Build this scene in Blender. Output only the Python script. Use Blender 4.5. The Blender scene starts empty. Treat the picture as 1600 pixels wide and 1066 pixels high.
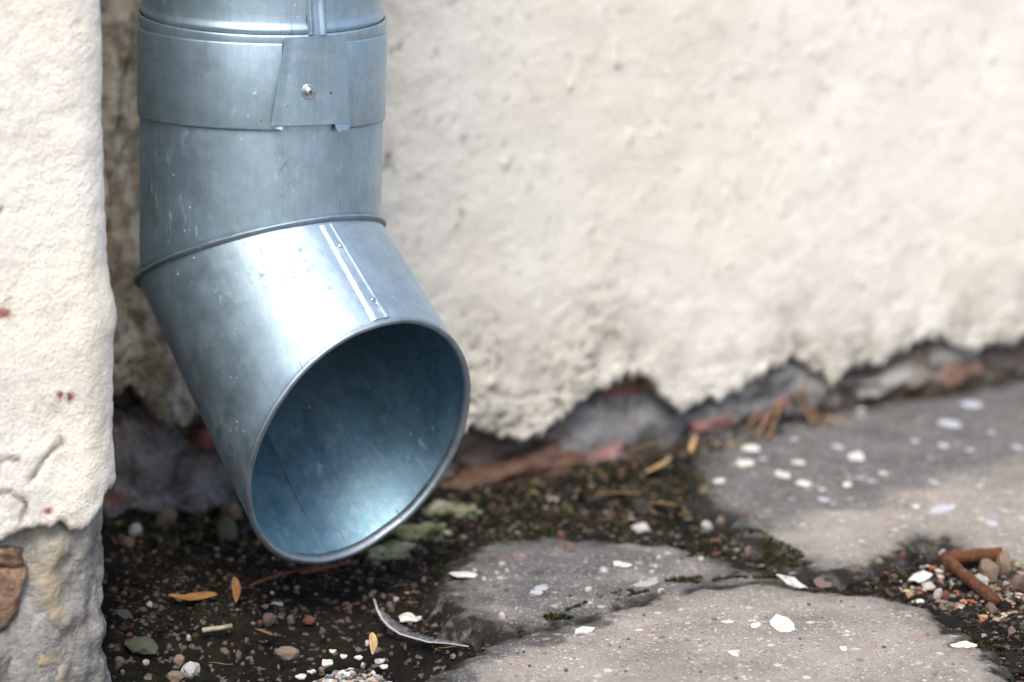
import bpy, bmesh, math, random
import numpy as np
from mathutils import Vector, Matrix, noise as mnoise

C = bpy.context.scene.collection
rad = math.radians
random.seed(7)
rng = np.random.default_rng(11)

# ------------------------------------------------------------------ camera, light, exposure
HC = 0.455
PITCH = rad(12)
cam = bpy.data.cameras.new('camera')
cam.lens = 85
cam.sensor_width = 36
cam.clip_end = 500
cam.clip_start = 0.02
cam.dof.use_dof = True
cam.dof.focus_distance = 1.375
cam.dof.aperture_fstop = 4.2
cam.dof.aperture_blades = 9
camo = bpy.data.objects.new('camera', cam)
camo.location = (0, 0, HC)
camo.rotation_euler = (rad(90) - PITCH, 0, 0)
C.objects.link(camo)
sc = bpy.context.scene
sc.camera = camo

SUN_AZ = rad(184)      # compass bearing of the sun as seen from the place (0 = +Y, clockwise)
SUN_EL = rad(56)
w = bpy.data.worlds.new('World')
sc.world = w
w.use_nodes = True
nt = w.node_tree
sky = nt.nodes.new('ShaderNodeTexSky')
sky.sky_type = 'NISHITA'
sky.sun_disc = False
sky.sun_elevation = SUN_EL
sky.sun_rotation = SUN_AZ
sky.air_density = 1.0
sky.dust_density = 2.5
sky.ozone_density = 1.0
bg = nt.nodes['Background']
bg.inputs['Strength'].default_value = 0.105
nt.links.new(sky.outputs[0], bg.inputs[0])

sl = bpy.data.lights.new('sun', 'SUN')
sl.energy = 1.5
sl.angle = rad(30)
sl.color = (1.0, 0.93, 0.84)
so = bpy.data.objects.new('sun', sl)
sd = Vector((math.sin(SUN_AZ) * math.cos(SUN_EL), math.cos(SUN_AZ) * math.cos(SUN_EL), math.sin(SUN_EL)))
so.rotation_euler = sd.to_track_quat('Z', 'Y').to_euler()
so.location = sd * 5
C.objects.link(so)

vs = sc.view_settings
vs.view_transform = 'Standard'
vs.look = 'None'
vs.exposure = 1.27
vs.gamma = 1
sc.cycles.use_denoising = True
sc.cycles.max_bounces = 8

# ------------------------------------------------------------------ places: photograph pixel -> ray -> point in the world
F = 85 / 36 * 1600
CP = np.array([0, 0, HC])
FW = np.array([0, math.cos(PITCH), -math.sin(PITCH)])
UPV = np.array([0, math.sin(PITCH), math.cos(PITCH)])
RT = np.array([1.0, 0, 0])
Z = np.array([0, 0, 1.0])

def ray(x, y):
    return FW + RT * (x - 800) / F - UPV * (y - 533) / F

def gpt(x, y, z=0.0):
    r = ray(x, y)
    return CP + r * ((z - HC) / r[2])

G1, G2 = gpt(200, 822), gpt(1600, 590)
U = (G2 - G1) / np.linalg.norm(G2 - G1)            # along the wall, away to the right
N = np.array([U[1], -U[0], 0.0])                   # out of the wall

def wpt(x, y, d=0.0):                              # pixel -> (s, z) on the plane d in front of the wall
    r = ray(x, y)
    k = ((G1 - CP) @ N + d) / (r @ N)
    p = CP + r * k
    return float((p - G1) @ U), float(p[2])

def W(s, z, d):
    s, z, d = np.broadcast_arrays(np.asarray(s, float), np.asarray(z, float), np.asarray(d, float))
    return G1 + s[..., None] * U + d[..., None] * N + z[..., None] * Z

# ------------------------------------------------------------------ numpy noise
def _hash(ix, iy, seed):
    h = (ix.astype(np.int64) * 374761393 + iy.astype(np.int64) * 668265263 + seed * 974634777) & 0xFFFFFFFF
    h = ((h ^ (h >> 13)) * 1274126177) & 0xFFFFFFFF
    h = ((h ^ (h >> 16)) * 2246822519) & 0xFFFFFFFF
    return (h ^ (h >> 15)) & 0xFFFFFFFF

def pnoise(x, y, seed=0):
    x, y = np.broadcast_arrays(np.asarray(x, float), np.asarray(y, float))
    ix, iy = np.floor(x), np.floor(y)
    fx, fy = x - ix, y - iy
    u = fx * fx * fx * (fx * (fx * 6 - 15) + 10)
    v = fy * fy * fy * (fy * (fy * 6 - 15) + 10)
    def g(dx, dy):
        a = _hash(ix + dx, iy + dy, seed) / 4294967296.0 * 2 * np.pi
        return np.cos(a) * (fx - dx) + np.sin(a) * (fy - dy)
    a = g(0, 0) * (1 - u) + g(1, 0) * u
    b = g(0, 1) * (1 - u) + g(1, 1) * u
    return (a * (1 - v) + b * v) * 1.5

def fbm(x, y, seed=0, octv=4, gain=0.5):
    s, a, f = 0, 1.0, 1.0
    for k in range(octv):
        s = s + a * pnoise(np.asarray(x) * f + 13.7 * k, np.asarray(y) * f - 7.1 * k, seed + k)
        a *= gain
        f *= 2.03
    return s

def worley(x, y, seed):
    ix, iy = np.floor(x), np.floor(y)
    f1 = np.full(x.shape, 9.); f2 = np.full(x.shape, 9.); cid = np.zeros(x.shape)
    for dx in (-1, 0, 1):
        for dy in (-1, 0, 1):
            h1 = _hash(ix + dx, iy + dy, seed) / 4294967296.0; h2 = _hash(ix + dx, iy + dy, seed + 77) / 4294967296.0
            d = np.hypot(ix + dx + h1 - x, iy + dy + h2 - y)
            c = _hash(ix + dx, iy + dy, seed + 191) / 4294967296.0
            n = d < f1
            f2 = np.where(n, f1, np.minimum(f2, d)); cid = np.where(n, c, cid); f1 = np.where(n, d, f1)
    return f1, f2, cid

def sstep(a, b, x):
    t = np.clip((x - a) / (b - a), 0, 1)
    return t * t * (3 - 2 * t)

def poly_sd(px, py, poly):                          # signed distance, positive inside
    poly = np.asarray(poly)[:, :2]
    d = np.full(px.shape, 1e9)
    ins = np.zeros(px.shape, bool)
    for i in range(len(poly)):
        a, b = poly[i], poly[(i + 1) % len(poly)]
        e = b - a
        t = np.clip(((px - a[0]) * e[0] + (py - a[1]) * e[1]) / max(e @ e, 1e-12), 0, 1)
        d = np.minimum(d, (px - a[0] - t * e[0]) ** 2 + (py - a[1] - t * e[1]) ** 2)
        c = (a[1] > py) != (b[1] > py)
        with np.errstate(divide='ignore', invalid='ignore'):
            xi = a[0] + (py - a[1]) / (b[1] - a[1]) * e[0]
        ins ^= c & (px < xi)
    return np.where(ins, 1, -1) * np.sqrt(d)

# ------------------------------------------------------------------ objects
def tag(o, label=None, cat=None, group=None, kind=None):
    if label: o['label'] = label
    if cat: o['category'] = cat
    if group: o['group'] = group
    if kind: o['kind'] = kind
    return o

def empty(name, loc=(0, 0, 0)):
    o = bpy.data.objects.new(name, None)
    o.empty_display_size = 0.05
    o.location = loc
    C.objects.link(o)
    return o

def link(name, me, mats, parent=None):
    o = bpy.data.objects.new(name, me)
    for m in (mats if isinstance(mats, (list, tuple)) else [mats]):
        if m and m.name not in [x.name for x in me.materials if x]:
            me.materials.append(m)
    C.objects.link(o)
    if parent:
        o.parent = parent
        o.matrix_parent_inverse = Matrix.Translation(-Vector(parent.location))
    return o

def mesh(name, verts, faces, smooth=True):
    me = bpy.data.meshes.new(name)
    me.from_pydata(np.asarray(verts).tolist(), [], faces if isinstance(faces, list) else faces.tolist())
    me.polygons.foreach_set('use_smooth', np.full(len(me.polygons), smooth))
    me.update()
    return me

def fattr(me, name, arr):
    a = me.attributes.new(name, 'FLOAT', 'POINT')
    a.data.foreach_set('value', np.asarray(arr, np.float32).ravel())

def cattr(me, name, arr):
    a = me.attributes.new(name, 'FLOAT_COLOR', 'POINT')
    arr = np.asarray(arr, np.float32)
    if arr.shape[1] == 3:
        arr = np.concatenate([arr, np.ones((len(arr), 1), np.float32)], 1)
    a.data.foreach_set('color', arr.ravel())

def gridmesh(name, P, wrap=False, keep=None, uv=None, flip=False):
    nu, nv = P.shape[:2]
    idx = np.arange(nu * nv).reshape(nu, nv)
    if wrap:
        idx = np.concatenate([idx, idx[:1]], 0)
    q = np.stack([idx[:-1, :-1], idx[1:, :-1], idx[1:, 1:], idx[:-1, 1:]], -1)
    if keep is not None:
        q = q[keep[:-1, :-1] | keep[1:, :-1] | keep[1:, 1:] | keep[:-1, 1:]]
    q = q.reshape(-1, 4)
    if flip:
        q = q[:, ::-1]
    me = mesh(name, P.reshape(-1, 3), q)
    if uv is not None:
        fattr(me, 'pu', uv[0]); fattr(me, 'pv', uv[1])
    return me

# ------------------------------------------------------------------ materials
class M:
    def __init__(s, name):
        s.m = bpy.data.materials.new(name)
        s.m.use_nodes = True
        s.t = s.m.node_tree
        s.b = s.t.nodes['Principled BSDF']
    def n(s, typ, **kw):
        nd = s.t.nodes.new('ShaderNode' + typ)
        for k, v in kw.items():
            if k in nd.inputs:
                s.put(nd.inputs[k], v)
            else:
                setattr(nd, k, v)
        return nd
    def put(s, sock, v):
        if isinstance(v, bpy.types.NodeSocket):
            s.t.links.new(v, sock)
        elif isinstance(v, (tuple, list)) and len(v) == 3 and sock.type == 'RGBA':
            sock.default_value = (*v, 1)
        else:
            sock.default_value = v
    def coord(s, kind='Object', scale=None):
        o = s.n('TexCoord').outputs[kind]
        if scale is not None:
            mp = s.n('Mapping'); s.put(mp.inputs['Vector'], o)
            mp.inputs['Scale'].default_value = scale if isinstance(scale, tuple) else (scale,) * 3
            o = mp.outputs[0]
        return o
    def noise(s, vec, scale, detail=4, rough=.55, dist=0):
        nd = s.n('TexNoise')
        s.put(nd.inputs['Vector'], vec)
        nd.inputs['Scale'].default_value = scale
        nd.inputs['Detail'].default_value = detail
        nd.inputs['Roughness'].default_value = rough
        nd.inputs['Distortion'].default_value = dist
        return nd.outputs['Fac']
    def voro(s, vec, scale, out='Distance', feature='F1', rnd=1):
        nd = s.n('TexVoronoi')
        nd.feature = feature
        s.put(nd.inputs['Vector'], vec)
        nd.inputs['Scale'].default_value = scale
        nd.inputs['Randomness'].default_value = rnd
        return nd.outputs[out]
    def ramp(s, f, stops):
        nd = s.n('ValToRGB')
        s.put(nd.inputs[0], f)
        e = nd.color_ramp.elements
        while len(e) < len(stops):
            e.new(0.5)
        for el, (p, c) in zip(e, stops):
            el.position = p
            c = (c, c, c) if isinstance(c, (int, float)) else c
            el.color = (*c, 1)
        return nd.outputs[0]
    def rng(s, f, a, b, c=0., d=1.):
        nd = s.n('MapRange')
        nd.interpolation_type = 'SMOOTHSTEP'
        s.put(nd.inputs[0], f)
        for i, v in enumerate((a, b, c, d)):
            nd.inputs[i + 1].default_value = v
        return nd.outputs[0]
    def mix(s, f, a, b, mode='MIX'):
        nd = s.n('Mix', data_type='RGBA', blend_type=mode)
        s.put(nd.inputs[0], f); s.put(nd.inputs[6], a); s.put(nd.inputs[7], b)
        return nd.outputs[2]
    def math(s, op, a, b=0.):
        nd = s.n('Math', operation=op)
        s.put(nd.inputs[0], a); s.put(nd.inputs[1], b)
        return nd.outputs[0]
    def attr(s, name, out='Fac'):
        return s.n('Attribute', attribute_name=name).outputs[out]
    def bump(s, h, strength=.5, dist=.002, prev=None):
        nd = s.n('Bump')
        s.put(nd.inputs['Height'], h)
        nd.inputs['Strength'].default_value = strength
        nd.inputs['Distance'].default_value = dist
        if prev is not None:
            s.put(nd.inputs['Normal'], prev)
        return nd.outputs[0]
    def done(s, col=None, rough=None, normal=None, metal=None, spec=None):
        for k, v in (('Base Color', col), ('Roughness', rough), ('Normal', normal), ('Metallic', metal), ('Specular IOR Level', spec)):
            if v is not None:
                s.put(s.b.inputs[k], v)
        return s.m

def m_plaster(name, base, warm, dirtc):
    k = M(name)
    v = k.coord()
    c = k.mix(k.rng(k.noise(v, 7, 5), .42, .68), base, warm)
    c = k.mix(k.rng(k.noise(v, 55, 4), .48, .8, 0, .45), c, tuple(x * .72 for x in warm))
    c = k.mix(k.rng(k.noise(v, 150, 2), .66, .78, 0, .5), c, tuple(x * .5 for x in warm))
    # dirt that has settled (attribute), broken up by noise
    c = k.mix(k.rng(k.noise(v, 260, 3, .6), .62, .7, 0, .35), c, tuple(x * .55 for x in warm))
    d = k.math('MULTIPLY', k.attr('dirt'), k.rng(k.noise(v, 90, 5, .7), .3, .62, .25, 1.1))
    c = k.mix(d, c, dirtc)
    c = k.mix(k.math('MULTIPLY', k.attr('brown'), k.rng(k.noise(v, 34, 5, .65), .25, .7, .55, 1)), c, k.mix(k.rng(k.noise(v, 60, 5, .65), .35, .7), (.60, .50, .36), (.21, .155, .10)))
    r = k.math('MULTIPLY', k.attr('redspot'), k.rng(k.noise(v, 160, 3), .42, .55))
    c = k.mix(r, c, (.27, .045, .035))
    b = k.bump(k.noise(v, 430, 4, .65), .7, .0016)
    b = k.bump(k.rng(k.noise(v, 620, 2, .5), .58, .72), .5, .0012, b)
    b = k.bump(k.noise(v, 150, 5, .65, .6), .45, .0019, b)
    return k.done(c, .93, b, spec=.2)

MAT_PLASTER = m_plaster('wall_plaster', (.76, .722, .645), (.735, .68, .58), (.105, .09, .06))
MAT_PIER = m_plaster('pier_plaster', (.79, .75, .67), (.76, .70, .58), (.16, .105, .06))

def m_rough(name, stops, scale=30, fine=260, rough=.92, bump=.6, attr=None, attrcol=None, cell=False):
    k = M(name)
    v = k.coord()
    f = k.noise(v, scale, 6, .62, .4)
    c = k.ramp(f, stops)
    if cell:
        cc = k.ramp(k.attr('cell'), [(.0, (.05, .04, .032)), (.22, (.13, .11, .095)), (.38, (.20, .19, .18)), (.55, (.23, .165, .12)), (.7, (.22, .10, .08)), (.78, (.27, .25, .225)), (1, (.17, .14, .115))])
        c = k.mix(.62, c, cc)
    c = k.mix(k.rng(k.noise(v, fine, 3, .6), .35, .75, 0, .55), c, k.mix(.6, c, (.03, .026, .022)))
    c = k.mix(k.rng(k.noise(v, fine * .6, 2, .5), .66, .74, 0, .4), c, (.5, .46, .4))
    if attr:
        c = k.mix(k.math('MULTIPLY', k.attr(attr), k.rng(k.noise(v, 70, 4), .25, .6, .3, 1)), c, attrcol)
    b = k.bump(k.noise(v, fine, 4, .65), bump, .002)
    b = k.bump(k.noise(v, scale * 2, 5, .6), bump, .006, b)
    return k.done(c, rough, b, spec=.25)

MAT_CORE = m_rough('rubble_mortar', cell=True, stops=[(.25, (.05, .036, .027)), (.45, (.13, .10, .08)), (.6, (.21, .17, .135)), (.75, (.14, .085, .06))], scale=34, fine=300)
MAT_PIERCORE = m_rough('pier_mortar', [(.25, (.12, .108, .098)), (.42, (.22, .205, .19)), (.55, (.31, .295, .27)), (.68, (.26, .245, .22)), (.8, (.20, .165, .13))], 30, 300, attr='tan', attrcol=(.38, .31, .20))
MAT_STONE = m_rough('grey_stone', [(.28, (.055, .05, .045)), (.42, (.13, .125, .12)), (.54, (.225, .22, .215)), (.64, (.20, .205, .22)), (.78, (.13, .105, .08))], 34, 240, bump=.9)
MAT_PALESTONE = m_rough('pale_stone', [(.25, (.16, .145, .13)), (.42, (.25, .235, .22)), (.58, (.34, .325, .30)), (.7, (.30, .28, .255)), (.85, (.24, .20, .165))], 26, 300)
MAT_DARKSTONE = m_rough('dark_stone', [(.3, (.05, .042, .042)), (.42, (.17, .15, .155)), (.55, (.30, .275, .28)), (.64, (.24, .09, .075)), (.74, (.16, .14, .135)), (.85, (.26, .24, .23))], 42, 260, bump=.9)
MAT_BRICK = m_rough('red_brick', [(.25, (.11, .05, .035)), (.5, (.26, .10, .075)), (.7, (.33, .15, .12)), (.85, (.2, .13, .1))], 40, 320)
MAT_PINK = m_rough('painted_brick', [(.25, (.09, .06, .05)), (.4, (.16, .13, .115)), (.52, (.27, .125, .12)), (.64, (.30, .205, .2)), (.75, (.14, .11, .095)), (.85, (.2, .14, .12))], 42, 320)
MAT_BROWNBRICK = m_rough('brown_brick', [(.28, (.05, .03, .022)), (.43, (.15, .075, .05)), (.56, (.20, .12, .085)), (.68, (.11, .07, .05)), (.85, (.2, .15, .12))], 55, 320, bump=.9)

MAT_ORANGEBRICK = m_rough('orange_brick', [(.25, (.07, .045, .03)), (.42, (.17, .105, .07)), (.55, (.26, .165, .105)), (.66, (.20, .15, .115)), (.8, (.13, .095, .07))], 44, 320)

def m_soil():
    k = M('damp_soil')
    v = k.coord()
    c = k.ramp(k.noise(v, 38, 6, .65), [(.25, (.004, .0036, .0033)), (.5, (.008, .007, .006)), (.68, (.014, .0115, .009)), (.85, (.026, .02, .015))])
    c = k.mix(k.math('MULTIPLY', k.attr('green'), k.rng(k.noise(v, 95, 4), .42, .62)), c, (.022, .026, .009))
    c = k.mix(k.math('MULTIPLY', k.attr('brown'), k.rng(k.noise(v, 60, 4), .35, .6)), c, (.07, .046, .03))
    f = k.voro(v, 330, 'Color')
    sep = k.n('SeparateColor'); k.put(sep.inputs[0], f)
    c = k.mix(k.rng(sep.outputs[0], .9, .93, 0, .5), c, k.mix(sep.outputs[1], (.2, .13, .08), (.24, .22, .2)))
    b = k.bump(k.noise(v, 260, 4, .7), .8, .003)
    b = k.bump(k.voro(v, 190), .5, .003, b)
    return k.done(c, k.rng(k.noise(v, 30, 3), .3, .7, .65, .95), b, spec=.14)

def m_concrete():
    k = M('weathered_concrete')
    v = k.coord()
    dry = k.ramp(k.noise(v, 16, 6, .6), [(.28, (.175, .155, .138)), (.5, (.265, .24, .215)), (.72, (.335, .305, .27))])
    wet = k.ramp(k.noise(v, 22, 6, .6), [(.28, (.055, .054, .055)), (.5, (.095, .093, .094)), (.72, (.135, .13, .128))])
    dm = k.attr('damp')  # damp of the front slabs, and the darker tone of the wall slab
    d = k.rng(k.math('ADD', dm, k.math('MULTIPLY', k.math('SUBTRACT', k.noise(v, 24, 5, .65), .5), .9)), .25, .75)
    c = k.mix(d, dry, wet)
    # aggregate: grains that differ in colour
    def grains(scale, thr, tint, col=c):
        vc = k.voro(v, scale, 'Color'); vd = k.voro(v, scale)
        sp = k.n('SeparateColor'); k.put(sp.inputs[0], vc)
        m = k.math('MULTIPLY', k.rng(sp.outputs[0], thr, thr + .02), k.rng(vd, .45, .3))
        return m, sp
    m1, s1 = grains(330, .62, 0)
    gcol = k.ramp(s1.outputs[1], [(0, (.06, .055, .055)), (.3, (.2, .19, .18)), (.5, (.42, .3, .22)), (.65, (.3, .29, .28)), (.8, (.55, .52, .48)), (1, (.65, .63, .6))])
    c = k.mix(k.math('MULTIPLY', m1, k.rng(d, 0, 1, .75, .4)), c, gcol)
    m2, s2 = grains(150, .86, 0)
    gcol2 = k.ramp(s2.outputs[1], [(0, (.1, .09, .09)), (.35, (.42, .2, .13)), (.6, (.5, .42, .34)), (1, (.66, .63, .6))])
    c = k.mix(k.math('MULTIPLY', m2, k.rng(d, 0, 1, .8, .45)), c, gcol2)
    m3, s3 = grains(640, .4, 0)
    c = k.mix(k.math('MULTIPLY', m3, .75), c, k.ramp(s3.outputs[1], [(0, .05), (.45, .16), (.8, .42), (1, .6)]))
    ms = k.math('MULTIPLY', k.attr('moss'), k.rng(k.noise(v, 120, 5, .7), .4, .6))
    c = k.mix(ms, c, (.06, .062, .022))
    so_ = k.math('MULTIPLY', k.attr('dirt'), k.rng(k.noise(v, 70, 5, .7), .2, .6, .2, 1.1))
    c = k.mix(so_, c, (.012, .010, .0085))
    pit = k.rng(k.noise(v, 420, 3, .6), .62, .72)
    c = k.mix(k.math('MULTIPLY', pit, .55), c, (.05, .045, .04))
    b = k.bump(k.noise(v, 700, 3, .6), .8, .0012)
    b = k.bump(pit, -.5, .0015, b)
    b = k.bump(k.voro(v, 330), -.4, .001, b)
    b = k.bump(k.noise(v, 90, 5, .6), .4, .003, b)
    return k.done(c, k.rng(d, 0, 1, .93, .72), b, spec=.3)

def m_metal(name, base=(.365, .48, .555), rough=(.46, .58), wave=.08):
    k = M(name)
    pu, pv = k.attr('pu'), k.attr('pv')
    cx = k.n('CombineXYZ'); k.put(cx.inputs[0], pu); k.put(cx.inputs[1], pv)
    v = cx.outputs[0]
    def sc_(x, y):
        mp = k.n('Mapping'); k.put(mp.inputs['Vector'], v); mp.inputs['Scale'].default_value = (x, y, 1)
        return mp.outputs[0]
    spangle = k.voro(v, 210, 'Color')
    sp = k.n('SeparateColor'); k.put(sp.inputs[0], spangle)
    blot = k.noise(v, 26, 5, .6)
    c = k.mix(k.rng(blot, .38, .66), tuple(x * .94 for x in base), tuple(min(1, x * 1.08) for x in base))
    c = k.mix(k.math('MULTIPLY', sp.outputs[0], .16), c, (.75, .78, .8))
    streak = k.noise(sc_(420, 14), 1, 3, .6)
    c = k.mix(k.rng(streak, .45, .75, 0, .30), c, tuple(x * .72 for x in base))
    brush = k.noise(sc_(25, 1500), 1, 2, .6)
    c = k.mix(k.rng(brush, .55, .8, 0, .16), c, tuple(x * .75 for x in base))
    # zinc bloom, drips and specks
    bloom = k.math('MULTIPLY', k.rng(k.noise(sc_(170, 55), 1, 5, .7), .56, .68), k.rng(k.noise(v, 14, 2), .46, .6))
    white = k.rng(k.voro(v, 160), .11, .06)
    wsel = k.n('SeparateColor'); k.put(wsel.inputs[0], k.voro(v, 160, 'Color'))
    white = k.math('MULTIPLY', white, k.math('MULTIPLY', k.rng(wsel.outputs[1], .45, .5), k.rng(k.noise(v, 17, 3), .42, .6, .15, 1)))
    w2 = k.rng(k.voro(v, 330), .17, .08)
    w2s = k.n('SeparateColor'); k.put(w2s.inputs[0], k.voro(v, 330, 'Color'))
    white = k.math('MAXIMUM', white, k.math('MULTIPLY', w2, k.math('MULTIPLY', k.rng(w2s.outputs[0], .66, .7, 0, .8), k.rng(k.noise(v, 11, 3), .46, .62))))
    dark = k.rng(k.voro(v, 95), .05, .03)
    dsel = k.n('SeparateColor'); k.put(dsel.inputs[0], k.voro(v, 95, 'Color'))
    dark = k.math('MULTIPLY', dark, k.rng(dsel.outputs[2], .6, .62))
    smear = k.math('MULTIPLY', k.rng(k.noise(sc_(240, 200), 1, 4, .75), .50, .60), k.attr('smudge'))
    scr = k.math('MULTIPLY', k.rng(k.noise(sc_(700, 45), 1, 1, .5), .68, .72), k.rng(k.noise(v, 21, 2), .5, .6))
    c = k.mix(k.math('MULTIPLY', bloom, .5), c, (.62, .68, .74))
    c = k.mix(k.math('MULTIPLY', white, .8), c, (.75, .8, .84))
    drk = k.math('MAXIMUM', dark, k.math('MAXIMUM', k.math('MULTIPLY', smear, .5), k.math('MULTIPLY', scr, .6)))
    c = k.mix(drk, c, (.05, .055, .065))
    r = k.rng(k.noise(v, 45, 4, .6), .3, .7, *rough)
    r = k.math('ADD', r, k.math('MULTIPLY', k.math('MAXIMUM', white, bloom), .25))
    metal = k.math('SUBTRACT', 1, k.math('MULTIPLY', k.math('MAXIMUM', white, drk), .8))
    # the rolled sheet is not quite true: long shallow waves, fine grain
    wv = k.noise(sc_(38, 2.2), 1, 2, .5)
    b = k.bump(wv, wave, .006)
    b = k.bump(k.noise(v, 900, 2, .5), .045, .001, b)
    b = k.bump(k.noise(v, 70, 3, .5), .008, .003, b)
    return k.done(c, r, b, metal=metal)

MAT_SOIL = m_soil()
MAT_CONC = m_concrete()
MAT_METAL = m_metal('galvanised_steel')
MAT_DULL = m_metal('dull_galvanised_steel', (.30, .36, .41), (.5, .62))
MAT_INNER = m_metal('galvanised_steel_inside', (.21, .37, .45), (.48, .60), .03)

def m_plain(name, col, rough=.8, var=.25, scale=200, bump=.4, metal=0.):
    k = M(name)
    v = k.coord('Object')
    oi = k.n('ObjectInfo').outputs['Random']
    c = k.mix(k.rng(k.noise(v, scale, 4, .6), .3, .7), tuple(x * (1 - var) for x in col), tuple(min(1, x * (1 + var)) for x in col))
    c = k.mix(k.math('MULTIPLY', oi, .35), c, tuple(x * .55 for x in col))
    return k.done(c, rough, k.bump(k.noise(v, scale * 2, 3), bump, .001), metal=metal, spec=.3)

MAT_FLAKE = m_plain('white_paint_flake', (.60, .58, .53), .85, .3, 1.4, .4)
MAT_BLUEFLAKE = m_plain('bluish_paint_flake', (.42, .43, .48), .8, .1, 150, .3)
MAT_LEAF = m_plain('dry_orange_leaf', (.33, .165, .055), .65, .35, 120, .4)
MAT_TAN = m_plain('tan_leaf', (.42, .28, .13), .75, .35, 120, .4)
MAT_STRAW = m_plain('pale_straw', (.36, .33, .22), .7, .2)
MAT_BROWN = m_plain('brown_litter', (.20, .115, .06), .8, .35, 120, .5)
MAT_TWIG = m_plain('reddish_twig', (.13, .05, .028), .8, .35, 200, .5)
MAT_RUST = m_rough('rusty_iron', [(.25, (.05, .02, .012)), (.5, (.125, .048, .022)), (.7, (.20, .08, .038)), (.85, (.09, .04, .024))], 90, 500)
MAT_PEB = {
    'white': m_plain('white_pebble', (.42, .405, .38), .75, .2),
    'grey': m_plain('grey_pebble', (.10, .097, .094), .8, .3),
    'tan': m_plain('tan_pebble', (.20, .145, .10), .8, .3),
    'red': m_plain('red_brick_crumb', (.15, .06, .045), .85, .3),
    'pink': m_plain('pink_pebble', (.16, .11, .09), .85, .25),
    'dark': m_plain('dark_pebble', (.045, .04, .038), .8, .3),
    'brown': m_plain('brown_pebble', (.12, .08, .05), .85, .3),
    'green': m_plain('green_grey_stone', (.15, .15, .105), .85, .35, 120, .8),
}
MAT_SCREW = m_plain('bright_zinc_screw', (.62, .62, .62), .3, .1, 300, .1, 1.0)
MAT_BLACK = m_plain('dark_recess', (.012, .012, .014), .9, .2)
MAT_RUSTSPOT = m_plain('rust_spot', (.16, .035, .015), .85, .3)
k_ = M('speckled'); MAT_GRIT = k_.done(k_.attr('col', 'Color'), .9, spec=.12)
k_ = M('moss_green'); MAT_MOSS = k_.done(k_.attr('col', 'Color'), .9, spec=.1)

def m_feather():
    k = M('grey_feather')
    v = k.coord()
    c = k.mix(k.rng(k.noise(v, 300, 3), .35, .7), (.10, .10, .12), (.24, .24, .27))
    return k.done(c, .7, spec=.3)
MAT_FEATHER = m_feather()
MAT_QUILL = m_plain('pale_quill', (.6, .58, .56), .5, .1)

def m_far():
    k = M('far_paving')
    v = k.coord()
    c = k.ramp(k.noise(v, 3, 6, .6), [(.3, (.13, .125, .12)), (.7, (.24, .23, .215))])
    return k.done(c, .92, k.bump(k.noise(v, 60, 4), .4, .004), spec=.25)
MAT_FAR = m_far()

# ------------------------------------------------------------------ ground: far sheet, soil, slabs
g = mesh('ground', [(-150, -150, -.06), (150, -150, -.06), (150, 150, -.06), (-150, 150, -.06)], [[0, 1, 2, 3]])
tag(link('ground', g, MAT_FAR), kind='structure')

def gp(*pts):
    return [tuple(gpt(x, y, .006)[:2]) for x, y in pts]

wl = lambda s, d: tuple((G1 + U * s + N * d)[:2])
POLY_A = gp((600, 1120), (655, 1066), (715, 1028), (775, 995), (840, 975), (900, 960), (960, 940), (1050, 916), (1150, 903), (1250, 905),
            (1300, 912), (1385, 922), (1432, 936), (1446, 938), (1460, 950), (1500, 970), (1530, 1000), (1556, 1030), (1590, 1066)) + [(.31, 1.2), (.30, .2), (-.35, .2), (-.22, 1.05)]
POLY_B = gp((690, 910), (712, 866), (765, 832), (850, 832), (950, 838), (1040, 842), (1130, 860), (1200, 880), (1235, 896), (1140, 909), (1045, 922), (960, 944),
            (900, 962), (850, 972), (780, 968), (715, 952))
POLY_C = gp((1078, 712), (1088, 755), (1100, 785), (1135, 815), (1185, 842), (1235, 868), (1290, 884), (1350, 880), (1400, 858), (1432, 832), (1455, 836), (1500, 856),
            (1560, 872), (1600, 890)) + [(.37, 1.36), (.6, 1.3), (1.6, 1.2), wl(1.9, .002), wl(.52, .004), wl(.455, .02)]
POLY_D = [(.335, 1.27), (.36, 1.31), (.7, 1.24), (1.6, 1.1), (1.6, .2), (.36, .2)]
SLABS = [(POLY_A, .0030, .024, .35), (POLY_B, .0020, .020, .2), (POLY_C, .0034, .028, .3), (POLY_D, .003, .018, .3)]

def slab_z(i, x, y):
    poly, h, edge, _ = SLABS[i]
    sd = poly_sd(x, y, poly) + fbm(x * 55, y * 55, 31 + i, 4, .6) * .006 + fbm(x * 17, y * 17, 37 + i, 2) * .005
    top = h + fbm(x * 6, y * 6, 50 + i, 3) * .0022 + fbm(x * 40, y * 40, 60 + i, 4) * .0007
    k = sstep(-.85 * edge, .35 * edge, sd)
    return -.014 + (top + .014) * k ** .7, sd

def soil_z(x, y):
    wd = (x - G1[0]) * N[0] + (y - G1[1]) * N[1]
    s = (x - G1[0]) * U[0] + (y - G1[1]) * U[1]
    z = fbm(x * 9, y * 9, 3, 3) * .004 + fbm(x * 45, y * 45, 5, 4, .6) * .0042
    z = z + np.maximum(0, fbm(x * 120, y * 120, 9, 3)) * .0022
    z = z - .0055 + .006 * sstep(.06, .0, wd) * (.6 + .6 * fbm(s * 14, wd * 3, 12, 3)) * sstep(.30, .38, s)
    z = z + .003 * sstep(.05, .0, wd) * sstep(.2, .15, s)
    z = z - .011 * sstep(.035, .004, wd) * sstep(.2, .26, s) * sstep(.62, .5, s) + .007 * np.exp(-((wd - .06) / .022) ** 2) * sstep(.28, .36, s) * sstep(.5, .44, s)
    z = z - .017 * sstep(.14, .225, wd) * sstep(.12, .04, s)
    return z

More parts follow.
